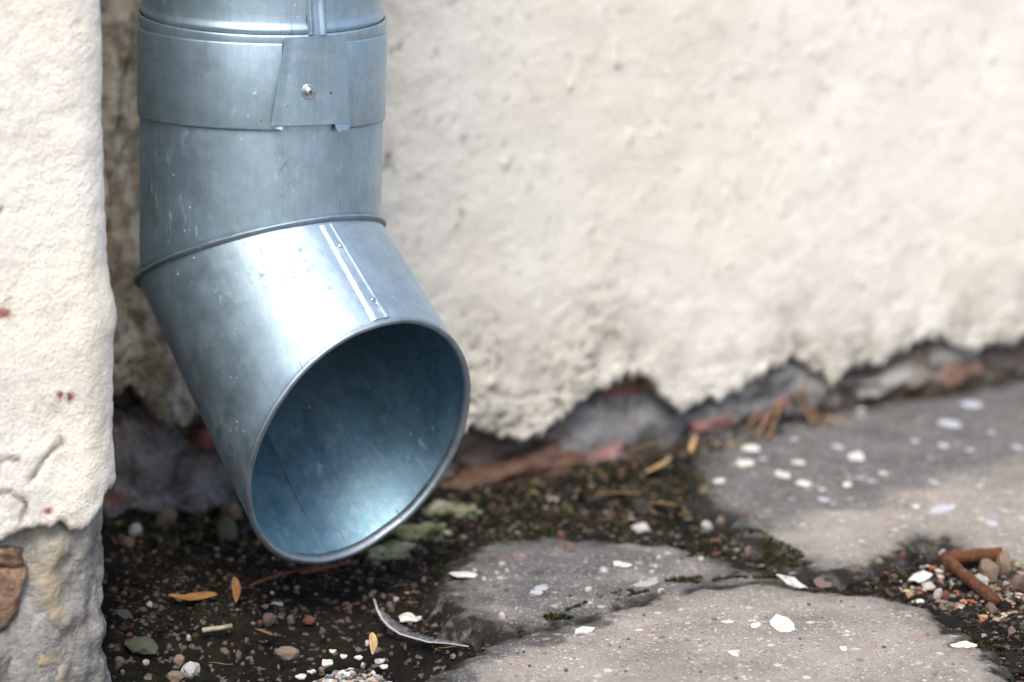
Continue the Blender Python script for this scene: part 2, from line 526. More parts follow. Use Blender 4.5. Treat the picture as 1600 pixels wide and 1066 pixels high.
def hgt(x, y):
    x, y = np.atleast_1d(np.asarray(x, float)), np.atleast_1d(np.asarray(y, float))
    z = soil_z(x, y)
    for i in range(len(SLABS)):
        z = np.maximum(z, slab_z(i, x, y)[0])
    return z

def gat(px, py):                                    # the ground point under a pixel
    z = 0.0
    for _ in range(3):
        p = gpt(px, py, z)
        z = float(hgt(p[0], p[1])[0])
    return gpt(px, py, z)

def axis(segs):
    out = []
    for a, b, st in segs:
        out += list(np.arange(a, b, st))
    return np.array(out)

xs = axis([(-1.2, -.42, .02), (-.42, .62, .0024), (.62, 1.6, .02)])
ys = axis([(.2, 1.14, .03), (1.14, 1.5, .0024), (1.5, 2.1, .004), (2.1, 2.9, .02)])
X, Y = np.meshgrid(xs, ys, indexing='ij')
WD = (X - G1[0]) * N[0] + (Y - G1[1]) * N[1]
SS = (X - G1[0]) * U[0] + (Y - G1[1]) * U[1]
zs = soil_z(X, Y)
me = gridmesh('soil', np.stack([X, Y, zs], -1), keep=WD > -.09)
fattr(me, 'green', np.clip(sstep(.07, .03, WD) * sstep(.2, .26, SS) + .35 * (fbm(X * 12, Y * 12, 77, 2) > .1), 0, 1))
fattr(me, 'brown', np.clip(sstep(.05, .015, WD) * sstep(.26, .33, SS), 0, 1))
tag(link('soil', me, MAT_SOIL), kind='structure')

pave = tag(empty('pavement', (.2, 1.4, 0)), kind='structure')
def damp_dark_at(i, x, y, sd):
    wd = (x - G1[0]) * N[0] + (y - G1[1]) * N[1]
    s = (x - G1[0]) * U[0] + (y - G1[1]) * U[1]
    if i == 0 or i == 3:
        lf = sstep(.10, .0, x - gpt(800, 990)[0]) if i == 0 else 0
        return np.clip(1.1 * sstep(.006 + .034 * lf, -.002, sd + .012 * fbm(x * 30, y * 30, 81, 3)), 0, 1)
    if i == 1:
        return .62 + .2 * fbm(x * 14, y * 14, 82, 3) - .25 * sstep(.0, .25, x - .08)
    p, q = gpt(1120, 868)[:2], gpt(1600, 728)[:2]  # wall slab: soft slanting line, darker tone on its wall side
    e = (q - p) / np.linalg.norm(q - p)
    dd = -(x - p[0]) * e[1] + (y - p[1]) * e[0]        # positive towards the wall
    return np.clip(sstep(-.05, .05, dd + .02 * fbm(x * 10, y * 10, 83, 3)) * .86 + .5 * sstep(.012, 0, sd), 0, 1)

for i, (poly, h, edge, _) in enumerate(SLABS):
    pa = np.array(poly)
    vx = xs[(xs > pa[:, 0].min() - .03) & (xs < pa[:, 0].max() + .03)]
    vy = ys[(ys > pa[:, 1].min() - .03) & (ys < pa[:, 1].max() + .03)]
    X, Y = np.meshgrid(vx, vy, indexing='ij')
    z, sd = slab_z(i, X, Y)
    z = z - .02 * sstep(-.004, -.03, sd)
    me = gridmesh('slab', np.stack([X, Y, z], -1), keep=sd > -.02)
    fattr(me, 'damp', damp_dark_at(i, X, Y, sd))
    WDs = (X - G1[0]) * N[0] + (Y - G1[1]) * N[1]
    rim = sstep(.014, .0, sd)
    fattr(me, 'moss', np.clip(rim * (.55 + 1.2 * fbm(X * 16, Y * 16, 84, 3)), 0, 1))
    fattr(me, 'dirt', np.clip(sstep(.010, -.002, sd + .006 * fbm(X * 45, Y * 45, 85, 3)) + .45 * sstep(.035, 0, sd + .012 * fbm(X * 25, Y * 25, 86, 3)) * (1 if i else .8) + (.85 * sstep(.05, .0, WDs + .012 * fbm(X * 30, Y * 30, 87, 3)) if i == 2 else 0), 0, 1))
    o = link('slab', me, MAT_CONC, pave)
    o['label'] = ['pale dry concrete slab in the foreground', 'small dark damp slab in front of the spout', 'grey slab along the wall, darker near its foot', 'slab at the right edge'][i]

# ------------------------------------------------------------------ the wall: plaster skin over rubble
wall = empty('plastered_wall', tuple(G1))
tag(wall, 'cream plastered house wall behind the downspout, plaster broken off along its foot', 'wall')

EDGE = [(100, 600), (150, 612), (184, 614), (203, 611), (221, 614), (240, 629), (248, 655), (262, 668), (278, 673), (292, 668), (300, 662), (311, 644), (330, 640), (380, 655),
        (450, 690), (560, 700), (690, 690), (720, 684), (736, 677), (778, 676), (792, 684), (815, 688), (832, 686), (845, 680), (858, 668), (871, 657), (890, 643), (910, 632), (931, 617), (948, 607),
        (961, 597), (984, 592), (1017, 593), (1029, 601), (1031, 612), (1036, 625), (1050, 634), (1066, 641), (1085, 636), (1100, 627), (1125, 622), (1149, 613), (1178, 597),
        (1205, 581), (1234, 563), (1262, 566), (1268, 578), (1274, 589), (1287, 584), (1300, 601), (1308, 594), (1319, 591), (1332, 580), (1347, 570), (1359, 568), (1387, 571), (1400, 558),
        (1412, 546), (1444, 526), (1469, 528), (1497, 543), (1522, 547), (1553, 543), (1600, 531), (1750, 505), (2200, 430)]
es, ez = np.array([wpt(*p, .0) for p in EDGE]).T
S_RIGHT = 1.9
def edge_z(s):
    z = np.interp(s, es, ez)
    return z + fbm(s * 90, s * 0 + .3, 17, 5, .65) * .0042

ss = axis([(-.12, .9, .0022), (.9, S_RIGHT + .02, .02)])
tt = np.concatenate([np.linspace(0, .035, 18)[:-1], np.linspace(.035, .62, 200), np.array([.8, 1.2, 2.0, 3.2])])
S, T = np.meshgrid(ss, tt, indexing='ij')
E0 = edge_z(ss)
ZZ = E0[:, None] * (1 - sstep(.0, .5, T)) + T + 0.02 * sstep(0, .5, T)
lowz = sstep(.17, .0, T)
left = sstep(.34, .16, S)                           # rougher, weathered end beside the pipe
rec = sstep(.115, .085, S)                          # the nook beside the pier
D = fbm(S * 7, ZZ * 7, 1, 3) * .0022 + fbm(S * 33, ZZ * 36, 2, 4) * (.0004 + .0007 * left + .0005 * lowz)
D += fbm(S * 120 + 2 * fbm(S * 20, ZZ * 20, 5, 2), ZZ * 170, 3, 3) * (.0003 + .0006 * left + .0004 * lowz)
D += np.maximum(0, fbm(S * 75, ZZ * 75, 6, 2) - .70) * .006 * (1 - rec)      # blisters
SC = wpt(775, 640)[0]
crk = 1 - np.clip(np.abs(fbm(S * 34 + fbm(S * 60, ZZ * 60, 8, 2) * .8, ZZ * 85, 7, 3)) / .085, 0, 1)
crkm = sstep(.105, .02, T + .02 * fbm(S * 20, ZZ * 20, 9, 2)) * sstep(.15, .07, np.abs(S - SC))
D -= crk * crkm * .004
D += crkm * fbm(S * 70, ZZ * 110, 10, 3) * .0011
# the nook: ribbed, lumpy old plaster
D += rec * (fbm(S * 55, ZZ * 16, 21, 4, .6) * .008 + fbm(S * 160, ZZ * 60, 22, 3) * .002)
thick = -.0015 * sstep(.004, .0, T) + fbm(S * 120, T * 200, 23, 3) * .0022 * sstep(.03, 0, T)
D += thick
P = W(S, ZZ, D)
# the broken edge: fold back into the wall
back = np.stack([W(ss, E0 + .002 * fbm(ss * 150, 0 * ss, 24, 3), -.010 + fbm(ss * 100, 0 * ss, 25, 3) * .004), W(ss, E0 + .006, np.full_like(ss, -.03)), W(ss, E0 + .02, np.full_like(ss, -.07))], 1)[:, ::-1]
P = np.concatenate([back, P], 1)
pad = lambda a, v=0.: np.concatenate([np.full((len(ss), 3), v), a], 1)
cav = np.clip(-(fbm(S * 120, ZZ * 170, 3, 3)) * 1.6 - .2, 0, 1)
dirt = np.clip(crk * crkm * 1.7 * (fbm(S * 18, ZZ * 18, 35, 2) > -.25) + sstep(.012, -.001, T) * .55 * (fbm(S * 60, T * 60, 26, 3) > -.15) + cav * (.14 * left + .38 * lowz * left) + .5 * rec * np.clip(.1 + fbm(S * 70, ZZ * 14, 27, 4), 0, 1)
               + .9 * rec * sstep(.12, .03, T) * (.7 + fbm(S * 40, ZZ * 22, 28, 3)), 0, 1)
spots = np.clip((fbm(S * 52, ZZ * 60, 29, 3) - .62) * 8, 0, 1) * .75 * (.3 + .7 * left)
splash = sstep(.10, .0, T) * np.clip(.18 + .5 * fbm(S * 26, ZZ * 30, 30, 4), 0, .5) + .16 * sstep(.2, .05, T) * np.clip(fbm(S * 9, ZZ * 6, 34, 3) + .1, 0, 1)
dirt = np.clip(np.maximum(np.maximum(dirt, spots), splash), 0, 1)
spot_r = np.zeros_like(dirt)
me = gridmesh('plaster', P)
fattr(me, 'dirt', pad(dirt, .6)); fattr(me, 'redspot', pad(spot_r))
fattr(me, 'brown', pad(np.clip(rec * (.75 + .5 * fbm(S * 50, ZZ * 10, 27, 3)), 0, 1), .6))
link('plaster', me, MAT_PLASTER, wall)

# rubble behind
cs = axis([(-.2, .95, .0026), (.95, S_RIGHT + .02, .03)])
cz = np.concatenate([np.arange(-.04, .24, .0026), np.array([.5, 1.5, 3.2])])
S, Zc = np.meshgrid(cs, cz, indexing='ij')
foot = .020 * sstep(.55, .70, S) * sstep(.06, .0, Zc)
wx, wy = S * 30 + fbm(S * 40, Zc * 40, 43, 3) * .35, Zc * 46 + S * -4 + fbm(S * 40, Zc * 40, 44, 3) * .35
f1, f2, cid = worley(wx, wy, 45)
D = -.028 + (cid - .4) * .018 * sstep(.0, .22, f2 - f1) + fbm(S * 60, Zc * 80, 42, 4) * .0035 + fbm(S * 200, Zc * 220, 46, 3) * .0016 + foot
me = gridmesh('rubble_core', W(S, Zc, np.minimum(D, -.006 + foot)))
fattr(me, 'cell', cid * sstep(.02, .12, f2 - f1))
link('rubble_core', me, MAT_CORE, wall)
# end returns so that the wall is a solid body
me = mesh('wall_back', [tuple(W(a, z, d)) for a, z, d in ((-1.5, -.06, -.4), (S_RIGHT, -.06, -.4), (S_RIGHT, 3.2, -.4), (-1.5, 3.2, -.4), (S_RIGHT, -.06, -.02), (S_RIGHT, 3.2, -.02), (-1.5, -.06, -.09), (-1.5, 3.2, -.09),
        (-.2, -.06, -.09), (-.2, 3.2, -.09))],
        [[0, 1, 2, 3], [1, 4, 5, 2], [3, 2, 5, 9, 7], [6, 7, 9, 8]], False)
link('wall_back', me, MAT_PLASTER, wall); fattr(me, 'dirt', np.zeros(len(me.vertices))); fattr(me, 'redspot', np.zeros(len(me.vertices))); fattr(me, 'brown', np.zeros(len(me.vertices)))

def lump(name, mat, parent, c, hw, hz, dep, seed, rot=0., rough=.18, square=2.6, sub=4, frame=None, label=None):
    """a broken stone: a squarish ellipsoid roughened by noise, axes along the wall, out of it and up"""
    bm = bmesh.new()
    bmesh.ops.create_icosphere(bm, subdivisions=sub, radius=1)
    ax, ay = frame if frame else (U, N)
    vs_ = []
    for v in bm.verts:
        d = v.co.normalized()
        m = (abs(d.x) ** square + abs(d.y) ** square + abs(d.z) ** square) ** (-1 / square)
        q = d * m
        q *= 1 + rough * (mnoise.noise(q * 1.6 + Vector((seed * 3.1, 0, seed))) + .5 * mnoise.noise(q * 4.1 + Vector((seed, 5, 0))) + .25 * mnoise.noise(q * 9 + Vector((seed, 2, 7))))
        x, y, z = q.x * hw, q.y * dep, q.z * hz
        cr, sr = math.cos(rot), math.sin(rot)
        x, z = x * cr - z * sr, x * sr + z * cr
        p = c + ax * x + ay * y + Z * z
        vs_.append(p)
    fs = [[v.index for v in f.verts] for f in bm.faces]
    bm.free()
    o = link(name, mesh(name, vs_, fs), mat, parent)
    if label: o['label'] = label
    return o

def wstone(name, mat, px, py, hwp, hzp, d, dep, seed, rot=0., **kw):
    s, z = wpt(px, py, d)
    s2, _ = wpt(px + hwp, py, d); _, z2 = wpt(px, py - hzp, d)
    return lump(name, mat, wall, W(s, z, d), abs(s2 - s), abs(z2 - z), dep, seed, rot, **kw)

wstone('stone', MAT_STONE, 955, 678, 112, 70, -.030, .018, 1, .05, square=3, rough=.3, label='large grey stone bared where the plaster has fallen')
wstone('brick', MAT_PINK, 806, 662, 26, 24, -.016, .010, 2, -.6, square=4, rough=.3)
wstone('brick', MAT_PINK, 915, 727, 52, 17, -.014, .014, 3, .25, square=4, rough=.3, label='pink painted brick edge low under the grey stone')
wstone('brick', MAT_BROWNBRICK, 775, 744, 104, 22, -.020, .020, 4, .1, square=5, rough=.4, sub=5, label='brown brick course at the wall foot')
wstone('stone', MAT_STONE, 1160, 622, 92, 36, -.022, .016, 5, .28, square=4, rough=.3)
wstone('brick', MAT_PINK, 1105, 660, 28, 11, -.014, .012, 6, .2, square=4, rough=.35)
wstone('stone', MAT_PALESTONE, 1236, 600, 38, 42, -.026, .018, 7, .1, square=4, rough=.3)
wstone('brick', MAT_PINK, 1195, 638, 26, 8, -.015, .012, 16, .35, square=4, rough=.4)
wstone('brick', MAT_BRICK, 965, 609, 38, 18, -.030, .010, 8, .2, square=4, rough=.3, label='dark red brick face deep in the hollow')
wstone('stone', MAT_PALESTONE, 1380, 592, 44, 15, -.020, .016, 12, .15, square=4, rough=.4)
wstone('stone', MAT_PALESTONE, 1478, 551, 38, 21, -.020, .012, 15, .0, square=3, rough=.3, label='pale plaster remnant in an arched gap of the wall foot')
wstone('stone', MAT_DARKSTONE, 268, 740, 116, 100, -.040, .024, 18, 0, square=5, rough=.36, sub=5, label='dark stone bared in the nook beside the pier')
wstone('brick', MAT_BRICK, 338, 688, 34, 18, -.016, .010, 19, -.3, square=4, rough=.3)

# ------------------------------------------------------------------ the pier
PD = .264
sc0, _ = wpt(176, 560, PD - .02)
R = .028
pier = empty('wall_pier', tuple(G1 + U * (sc0 - .1) + N * PD))
tag(pier, 'white plastered wall pier at the left with bare stone below its broken plaster', 'pier')
def pier_path(q):
    """plan of the pier: front face (q<0), round corner, side face back to the wall -> s, d, normal(s,d)"""
    a = np.clip(q / R, 0, math.pi / 2)
    ns, nd = np.sin(a), np.cos(a)
    s = sc0 - R + np.minimum(q, 0) + R * ns
    d = PD - R + R * nd - np.maximum(0, q - R * math.pi / 2)
    return s, d, ns, nd
def pq(x, y):
    s, z = wpt(x, y, PD)
    q = s - (sc0 - R)
    if q > 0:
        q = R * math.asin(min(1, q / R * .80))
    return q, z
PE = [(-400, 900), (-60, 850), (0, 845), (19, 835), (26, 828), (50, 828), (78, 826), (97, 818), (103, 817), (109, 828), (118, 832), (125, 833), (137, 831), (147, 820), (162, 808), (172, 796), (181, 772)]
pe = np.array([pq(*p) for p in PE])
qs = axis([(-1.3, -.16, .03), (-.16, .07, .0018), (.07, .235, .008)])
pez = lambda q: np.interp(q, pe[:, 0], pe[:, 1]) + fbm(q * 110, q * 0 + .5, 91, 4, .6) * .0022 + .03 * sstep(.04, .09, q)
tt = np.concatenate([np.linspace(0, .02, 12)[:-1], np.linspace(.02, .60, 250), np.array([.8, 1.4, 3.1])])
Q, T = np.meshgrid(qs, tt, indexing='ij')
E0 = pez(qs)
ZZ = E0[:, None] * (1 - sstep(0, .4, T)) + T + .05 * sstep(0, .4, T)
s_, d_, ns, nd = pier_path(Q)
D = fbm(Q * 9, ZZ * 9, 92, 3) * .0018 + fbm(Q * 40, ZZ * 46, 93, 4) * .0006 + fbm(Q * 150, ZZ * 170, 94, 3) * .00035
low = sstep(.16, .02, T)
D += low * fbm(Q * 28, ZZ * 24, 95, 3) * .0015
crk = 1 - np.clip(np.abs(fbm(Q * 13 + 2, ZZ * 11, 96, 3)) / .035, 0, 1)
crkm = sstep(.11, .03, T) * sstep(-.055, -.075, Q)
D -= crk * crkm * .001
zk = wpt(183, 490, PD - .02)[1]
D += .0022 * np.exp(-((ZZ - zk) / .012) ** 2) * sstep(0, .03, Q)
D -= .0012 * sstep(.003, 0, T)
hair = np.zeros_like(Q)
for line in ([(0, 772), (14, 768), (26, 776), (42, 788)], [(44, 752), (58, 738), (72, 716), (84, 704), (100, 690)], [(0, 722), (16, 718), (30, 721)], [(42, 788), (40, 800), (36, 815)]):
    lp = [pq(*p) for p in line]
    for (qa, za), (qb, zb) in zip(lp[:-1], lp[1:]):
        e0, e1 = qb - qa, zb - za
        t_ = np.clip(((Q - qa) * e0 + (ZZ - za) * e1) / (e0 * e0 + e1 * e1), 0, 1)
        dd = np.hypot(Q - qa - t_ * e0, ZZ - za - t_ * e1) + .0008 * np.abs(fbm(Q * 200, ZZ * 200, 106, 2))
        hair = np.maximum(hair, sstep(.0022, .0006, dd))
D -= hair * .0016
P = G1 + (s_ + D * ns)[..., None] * U + (d_ + D * nd)[..., None] * N + ZZ[..., None] * Z
s0, d0, n0, m0 = pier_path(qs)
def prow(z, off):
    return G1 + (s0 + off * n0)[:, None] * U + (d0 + off * m0)[:, None] * N + z[:, None] * Z
bk = np.stack([prow(E0 + .012, -.03 + 0 * qs), prow(E0 + .003 + 0 * qs, -.016 + fbm(qs * 120, qs * 0, 97, 3) * .002), prow(E0 + .001, -.008 + fbm(qs * 120, qs * 0, 97, 3) * .002)], 1)
P = np.concatenate([bk, P], 1)
pad = lambda a, v=0.: np.concatenate([np.full((len(qs), 3), v), a], 1)
red = np.zeros_like(Q)
for (x, y, r) in ((6, 490, .0045), (105, 622, .0045), (96, 616, .003), (75, 799, .003), (2, 330, .003), (12, 470, .003), (55, 640, .002)):
    q, z = pq(x, y)
    red += np.exp(-(((Q - q) / r) ** 2 + ((ZZ - z) / (r * .7)) ** 2) ** 2)
me = gridmesh('plaster', P)
fattr(me, 'dirt', pad(np.clip(hair * .9 + crk * crkm * .3 + .45 * sstep(.006, 0, T) * (fbm(Q * 60, T * 50, 98, 2) > 0) + .25 * low * np.clip(fbm(Q * 30, ZZ * 30, 99, 3), 0, 1), 0, 1), .5))
fattr(me, 'brown', np.zeros(P.shape[:2])); fattr(me, 'redspot', pad(np.clip(red + .6 * sstep(.003, 0, T) * (fbm(Q * 35, T * 10, 100, 2) > .1), 0, 1), .7))
link('plaster', me, MAT_PIER, pier)
cz = np.concatenate([np.arange(-.05, .26, .0024), np.array([.5, 1.5, 3.1])])
Q, Zc = np.meshgrid(qs, cz, indexing='ij')
s_, d_, ns, nd = pier_path(Q)
col = np.exp(-((Q + .020 + .006 * fbm(Zc * 30, Zc * 0, 101, 2)) / .010) ** 2)
D = -.009 + fbm(Q * 20, Zc * 16, 102, 3) * .004 + fbm(Q * 60, Zc * 60, 103, 4) * .0024 + col * .003 - .010 * sstep(-.05, -.075, Q) + .004 * sstep(.0, .03, Q) * fbm(Zc * 26, Zc * 0 + 2, 104, 3)
D = np.where(Zc > .25, -.02, D)
me = gridmesh('mortar_core', G1 + (s_ + D * ns)[..., None] * U + (d_ + D * nd)[..., None] * N + Zc[..., None] * Z)
fattr(me, 'tan', np.clip(col * 1.1 * (.55 + .8 * fbm(Q * 40, Zc * 40, 105, 3)), 0, 1))
link('mortar_core', me, MAT_PIERCORE, pier)
def pstone(name, mat, x, y, hw, hz, off, dep, seed, rot=0, **kw):
    s, z = wpt(x, y, PD + off); s2, _ = wpt(x + hw, y, PD + off); _, z2 = wpt(x, y - hz, PD + off)
    return lump(name, mat, pier, W(s, z, PD + off), abs(s2 - s), abs(z2 - z), dep, seed, rot, **kw)
pstone('stone', MAT_PALESTONE, 48, 1010, 44, 104, -.017, .013, 31, -.08, square=3.4, rough=.16, label='long grey stone set upright in the pier')
pstone('brick', MAT_ORANGEBRICK, 0, 928, 26, 54, -.013, .011, 32, -.35, square=5, rough=.2, label='orange brown brick bared under the pier plaster')
pstone('brick', MAT_ORANGEBRICK, -6, 866, 34, 17, -.014, .011, 33, -.15, square=5, rough=.2)
pstone('stone', MAT_PALESTONE, 54, 838, 40, 22, -.018, .010, 34, .0, square=4, rough=.3)

# ------------------------------------------------------------------ the downspout
EC = CP + ray(407, 396) * 1.464                     # where the axes of pipe and spout meet
AX = np.array([math.tan(rad(1.8)), 0, 1.0]); AX /= np.linalg.norm(AX)
BANG, BTH, T0, CA, SA, RM = .7052, .8226, .1424, -.0322, -.0007, .0774
B = np.array([math.sin(BANG), -math.cos(BANG), 0]); B -= AX * (B @ AX); B /= np.linalg.norm(B)
AN = B * math.sin(BTH) - AX * math.cos(BTH)         # down the spout
GI = B * math.cos(BTH) + AX * math.sin(BTH)         # its inner (upper) side
GJ = np.cross(AN, GI)
MN = AN - AX; MN /= np.linalg.norm(MN)              # mitre plane
toc = np.array([-EC[0], -EC[1], 0]); toc /= np.linalg.norm(toc)
E1 = toc - AX * (toc @ AX); E1 /= np.linalg.norm(E1)
E2 = np.cross(AX, E1)
if E2[0] < 0: E2 = -E2
down = empty('downspout', tuple(EC))
tag(down, 'galvanised steel downspout with a slanted open mouth in front of the plastered wall', 'downspout')

def cyl(phi, t, r):                                 # about the pipe's axis
    phi, t, r = np.broadcast_arrays(phi, t, r)
    return EC + t[..., None] * AX + r[..., None] * (np.cos(phi)[..., None] * E1 + np.sin(phi)[..., None] * E2)
def spo(psi, t, r):                                 # about the spout's axis
    psi, t, r = np.broadcast_arrays(psi, t, r)
    return EC + t[..., None] * AN + r[..., None] * (np.cos(psi)[..., None] * GI + np.sin(psi)[..., None] * GJ)
def mit_pipe(phi, r):
    return -r * (np.cos(phi) * (E1 @ MN) + np.sin(phi) * (E2 @ MN)) / (AX @ MN)
def mit_spout(psi, r):
    return -r * (np.cos(psi) * (GI @ MN) + np.sin(psi) * (GJ @ MN)) / (AN @ MN)
def t_end(psi):
    return T0 + CA * np.cos(psi) + SA * np.sin(psi) + .0005 * fbm(np.cos(psi) * 3, np.sin(psi) * 3, 114, 3)

NP = 192
PH = np.linspace(0, 2 * np.pi, NP, endpoint=False)
def dent(phi, t, amp=.00014):
    return amp * (fbm(np.cos(phi) * 1.3 + 3, np.sin(phi) * 1.3 + t * 6, 111, 2) + .5 * fbm(np.cos(phi) * 3, np.sin(phi) * 3 + t * 14, 112, 2))

def lathe(name, prof, mat, parent, phis=PH, wrap=True, ptf=cyl, uvr=.075, smudge=None):
    """prof: list of (t or function of phi, r)"""
    cols, ts = [], []
    for t, r in prof:
        tv = t(phis, r) if callable(t) else np.full(len(phis), float(t))
        cols.append(ptf(phis, tv, r + (dent(phis, tv) if r > .05 else 0 * phis)))
        ts.append(tv)
    P = np.stack(cols, 1)
    V = np.stack(ts, 1)
    Uu = np.repeat(((phis + np.pi) % (2 * np.pi) - np.pi)[:, None] * uvr, len(prof), 1) if False else np.repeat(phis[:, None] * uvr, len(prof), 1)
    me = gridmesh(name, P, wrap=wrap, uv=(Uu, V))
    sm = np.zeros_like(V)
    if smudge is not None:
        sm = smudge(np.repeat(phis[:, None], len(prof), 1), V)
    fattr(me, 'smudge', sm)
    return link(name, me, mat, parent)

Rr = .0724
PX = .0003886
# PH runs from behind so that the uv jump is at the back
PH = np.linspace(-np.pi, np.pi, NP, endpoint=False)
def pipe_px(x, y, r=Rr + .003):                     # photograph point on the front of the pipe -> (phi, t)
    d = ray(x, y); o = CP - EC
    da = d - AX * (d @ AX); oa = o - AX * (o @ AX)
    A_, B_, C_ = da @ da, 2 * da @ oa, oa @ oa - r * r
    k = (-B_ - math.sqrt(max(0, B_ * B_ - 4 * A_ * C_))) / (2 * A_)
    p = CP + d * k - EC
    return (math.atan2(p @ E2, p @ E1), float(p @ AX))
def pt(x, y, sag=0): return pipe_px(x, y)
tl = lambda y: (396 - y) * PX / math.cos(rad(7))
t_b0, t_b1, t_lip = tl(182.5), tl(49.5), tl(27)
def blot(cx, cy, rx, ry):
    ph0, t0_ = pipe_px(cx, cy, Rr)
    return lambda p, t: np.exp(-((p - ph0) * .0742 / (rx * PX)) ** 2 - ((t - t0_) / (ry * PX)) ** 2)
def lt(dz):                                         # the slip joint's edge dips towards the front
    return lambda p, r: t_lip + dz - .0066 * np.cos(p)
bl1, bl2 = blot(443, 265, 10, 52), blot(560, 285, 14, 60)
mid = [(lambda p, r, f=f: mit_pipe(p, r) * (1 - f) + (t_b0 - .004) * f, Rr) for f in np.linspace(0, 1, 14)]
lathe('pipe', [(lambda p, r: mit_pipe(p, r), Rr - .002)] + mid + [(t_b0 + .01, Rr), (lt(-.0068), Rr + .0003), (lt(-.0052), Rr + .0008), (lt(-.0012), Rr + .0009), (lt(0), Rr + .0007), (lt(0), Rr - .0004), (t_b1 - .008, Rr - .0012)],
      MAT_METAL, down, PH, smudge=lambda p, t: bl1(p, t) + .5 * bl2(p, t))
up = lathe('upper_pipe', [(t_b1 - .006, Rr - .0018), (lt(-.001), Rr - .0016), (lt(.0010), Rr - .0004), (lt(.0022), Rr + .0002), (lt(.0036), Rr - .0002), (lt(.0052), Rr - .0015), (lt(.007), Rr - .0019),
                          (lt(.012), Rr - .0020), (lt(.02), Rr - .0020), (lt(.04), Rr - .0020), (t_lip + .1, Rr - .0020), (t_lip + .2, Rr - .0020), (2.4, Rr - .0020)], MAT_METAL, down, PH)

def patch(name, mat, parent, pts, lift, ptf=cyl, base_r=Rr, nu=14, nv=10, uvr=.075, thick=.0006):
    """a sheet-metal patch on the pipe between four corners (phi, t): tl, tr, br, bl; lift(u, v) over base_r"""
    u, v = np.meshgrid(np.linspace(0, 1, nu), np.linspace(0, 1, nv), indexing='ij')
    a, b, c, d = [np.array(p) for p in pts]
    q = (a * ((1 - u) * (1 - v))[..., None] + b * (u * (1 - v))[..., None] + c * (u * v)[..., None] + d * ((1 - u) * v)[..., None])
    r = base_r + lift(u, v)
    top = ptf(q[..., 0], q[..., 1], r)
    bot = ptf(q[..., 0], q[..., 1], r - thick)
    Pt = top.reshape(-1, 3); Pb = bot.reshape(-1, 3)
    idx = np.arange(nu * nv).reshape(nu, nv)
    fs = np.stack([idx[:-1, :-1], idx[1:, :-1], idx[1:, 1:], idx[:-1, 1:]], -1).reshape(-1, 4)
    fl = fs.tolist() + (fs[:, ::-1] + nu * nv).tolist()
    ring = list(idx[:, 0]) + list(idx[-1, 1:]) + list(idx[-2::-1, -1]) + list(idx[0, -2:0:-1])
    n = nu * nv
    for i in range(len(ring)):
        p, q2 = int(ring[i]), int(ring[(i + 1) % len(ring)])
        fl.append([p, p + n, q2 + n, q2])
    me = mesh(name, np.concatenate([Pt, Pb]), fl)
    U2 = np.tile(q[..., 0].ravel() * uvr, 2); V2 = np.tile(q[..., 1].ravel(), 2)
    fattr(me, 'pu', U2); fattr(me, 'pv', V2); fattr(me, 'smudge', np.zeros(len(U2)))
    o = link(name, me, mat, parent)
    try:
        me.set_sharp_from_angle(angle=rad(40))
    except Exception:
        pass
    return o

# standing seam of the upper pipe
patch('seam', MAT_METAL, up, [(pt(484, 30)[0], .75), (pt(515, 30)[0], .75), (pt(515, 30)[0], t_lip - .0062), (pt(484, 30)[0], t_lip - .0062)],
      lambda u, v: -.0021 + .0024 * sstep(.982, .992, v) + .0016 * (sstep(0, .10, u) * (1 - .75 * sstep(.14, .3, u) + .75 * sstep(.6, .75, u)) * sstep(1, .86, u)) + .0004, nu=30, nv=90)
# the clamp band: runs round the back, open under the plate
bp = np.linspace(pt(524, 195)[0], pt(440, 195)[0] + 2 * np.pi, 170)
band = lathe('clamp_band', [(t_b0, Rr), (t_b0, Rr + .0011), (t_b0 + .0015, Rr + .0014), (t_b0 + .02, Rr + .0014), (lambda p, r: t_b1 - .001 - .0024 * np.cos(p), Rr + .0016), (lambda p, r: t_b1 - .0024 * np.cos(p), Rr + .0013), (lambda p, r: t_b1 - .0024 * np.cos(p), Rr + .0003)], MAT_METAL, down, bp, wrap=False)
plate = patch('clamp_plate', MAT_METAL, down, [pt(445, 60, 22), pt(539, 57, 22), pt(546, 192, 22), pt(423, 196, 22)],
              lambda u, v: .0034 + .0012 * sstep(.12, 0, u) + .0006 * v * (1 - u) + .0003 * sstep(.85, 1, u) - .0012 * sstep(.0, .5, v) * np.exp(-((u - .5) / .3) ** 2) * .4, nu=24, nv=20, thick=.0008)
# bowed lower edge: pull the middle up
for v in plate.data.vertices:
    pass
patch('clamp_tab', MAT_METAL, plate, [pt(424, 196, 22), pt(442, 195, 22), pt(441, 203.5, 22), pt(426, 199, 22)], lambda u, v: .0028 + .0008 * v, nu=5, nv=4)
patch('clamp_tab', MAT_METAL, plate, [pt(523, 192, 22), pt(546, 191.5, 22), pt(545, 201, 22), pt(527, 207, 22)], lambda u, v: .0028 + .0008 * v, nu=5, nv=4)

def frame_at(P0, n, t):
    n = n / np.linalg.norm(n)
    t = t - n * (t @ n); t = t / np.linalg.norm(t)
    return P0, np.cross(n, t), t, n

def disc(prof, fr, n=28):
    P0, a, b, c = fr
    th = np.linspace(0, 2 * np.pi, n, endpoint=False)
    return np.stack([P0 + r * (np.cos(th)[:, None] * a + np.sin(th)[:, None] * b) + h * c for r, h in prof], 1)

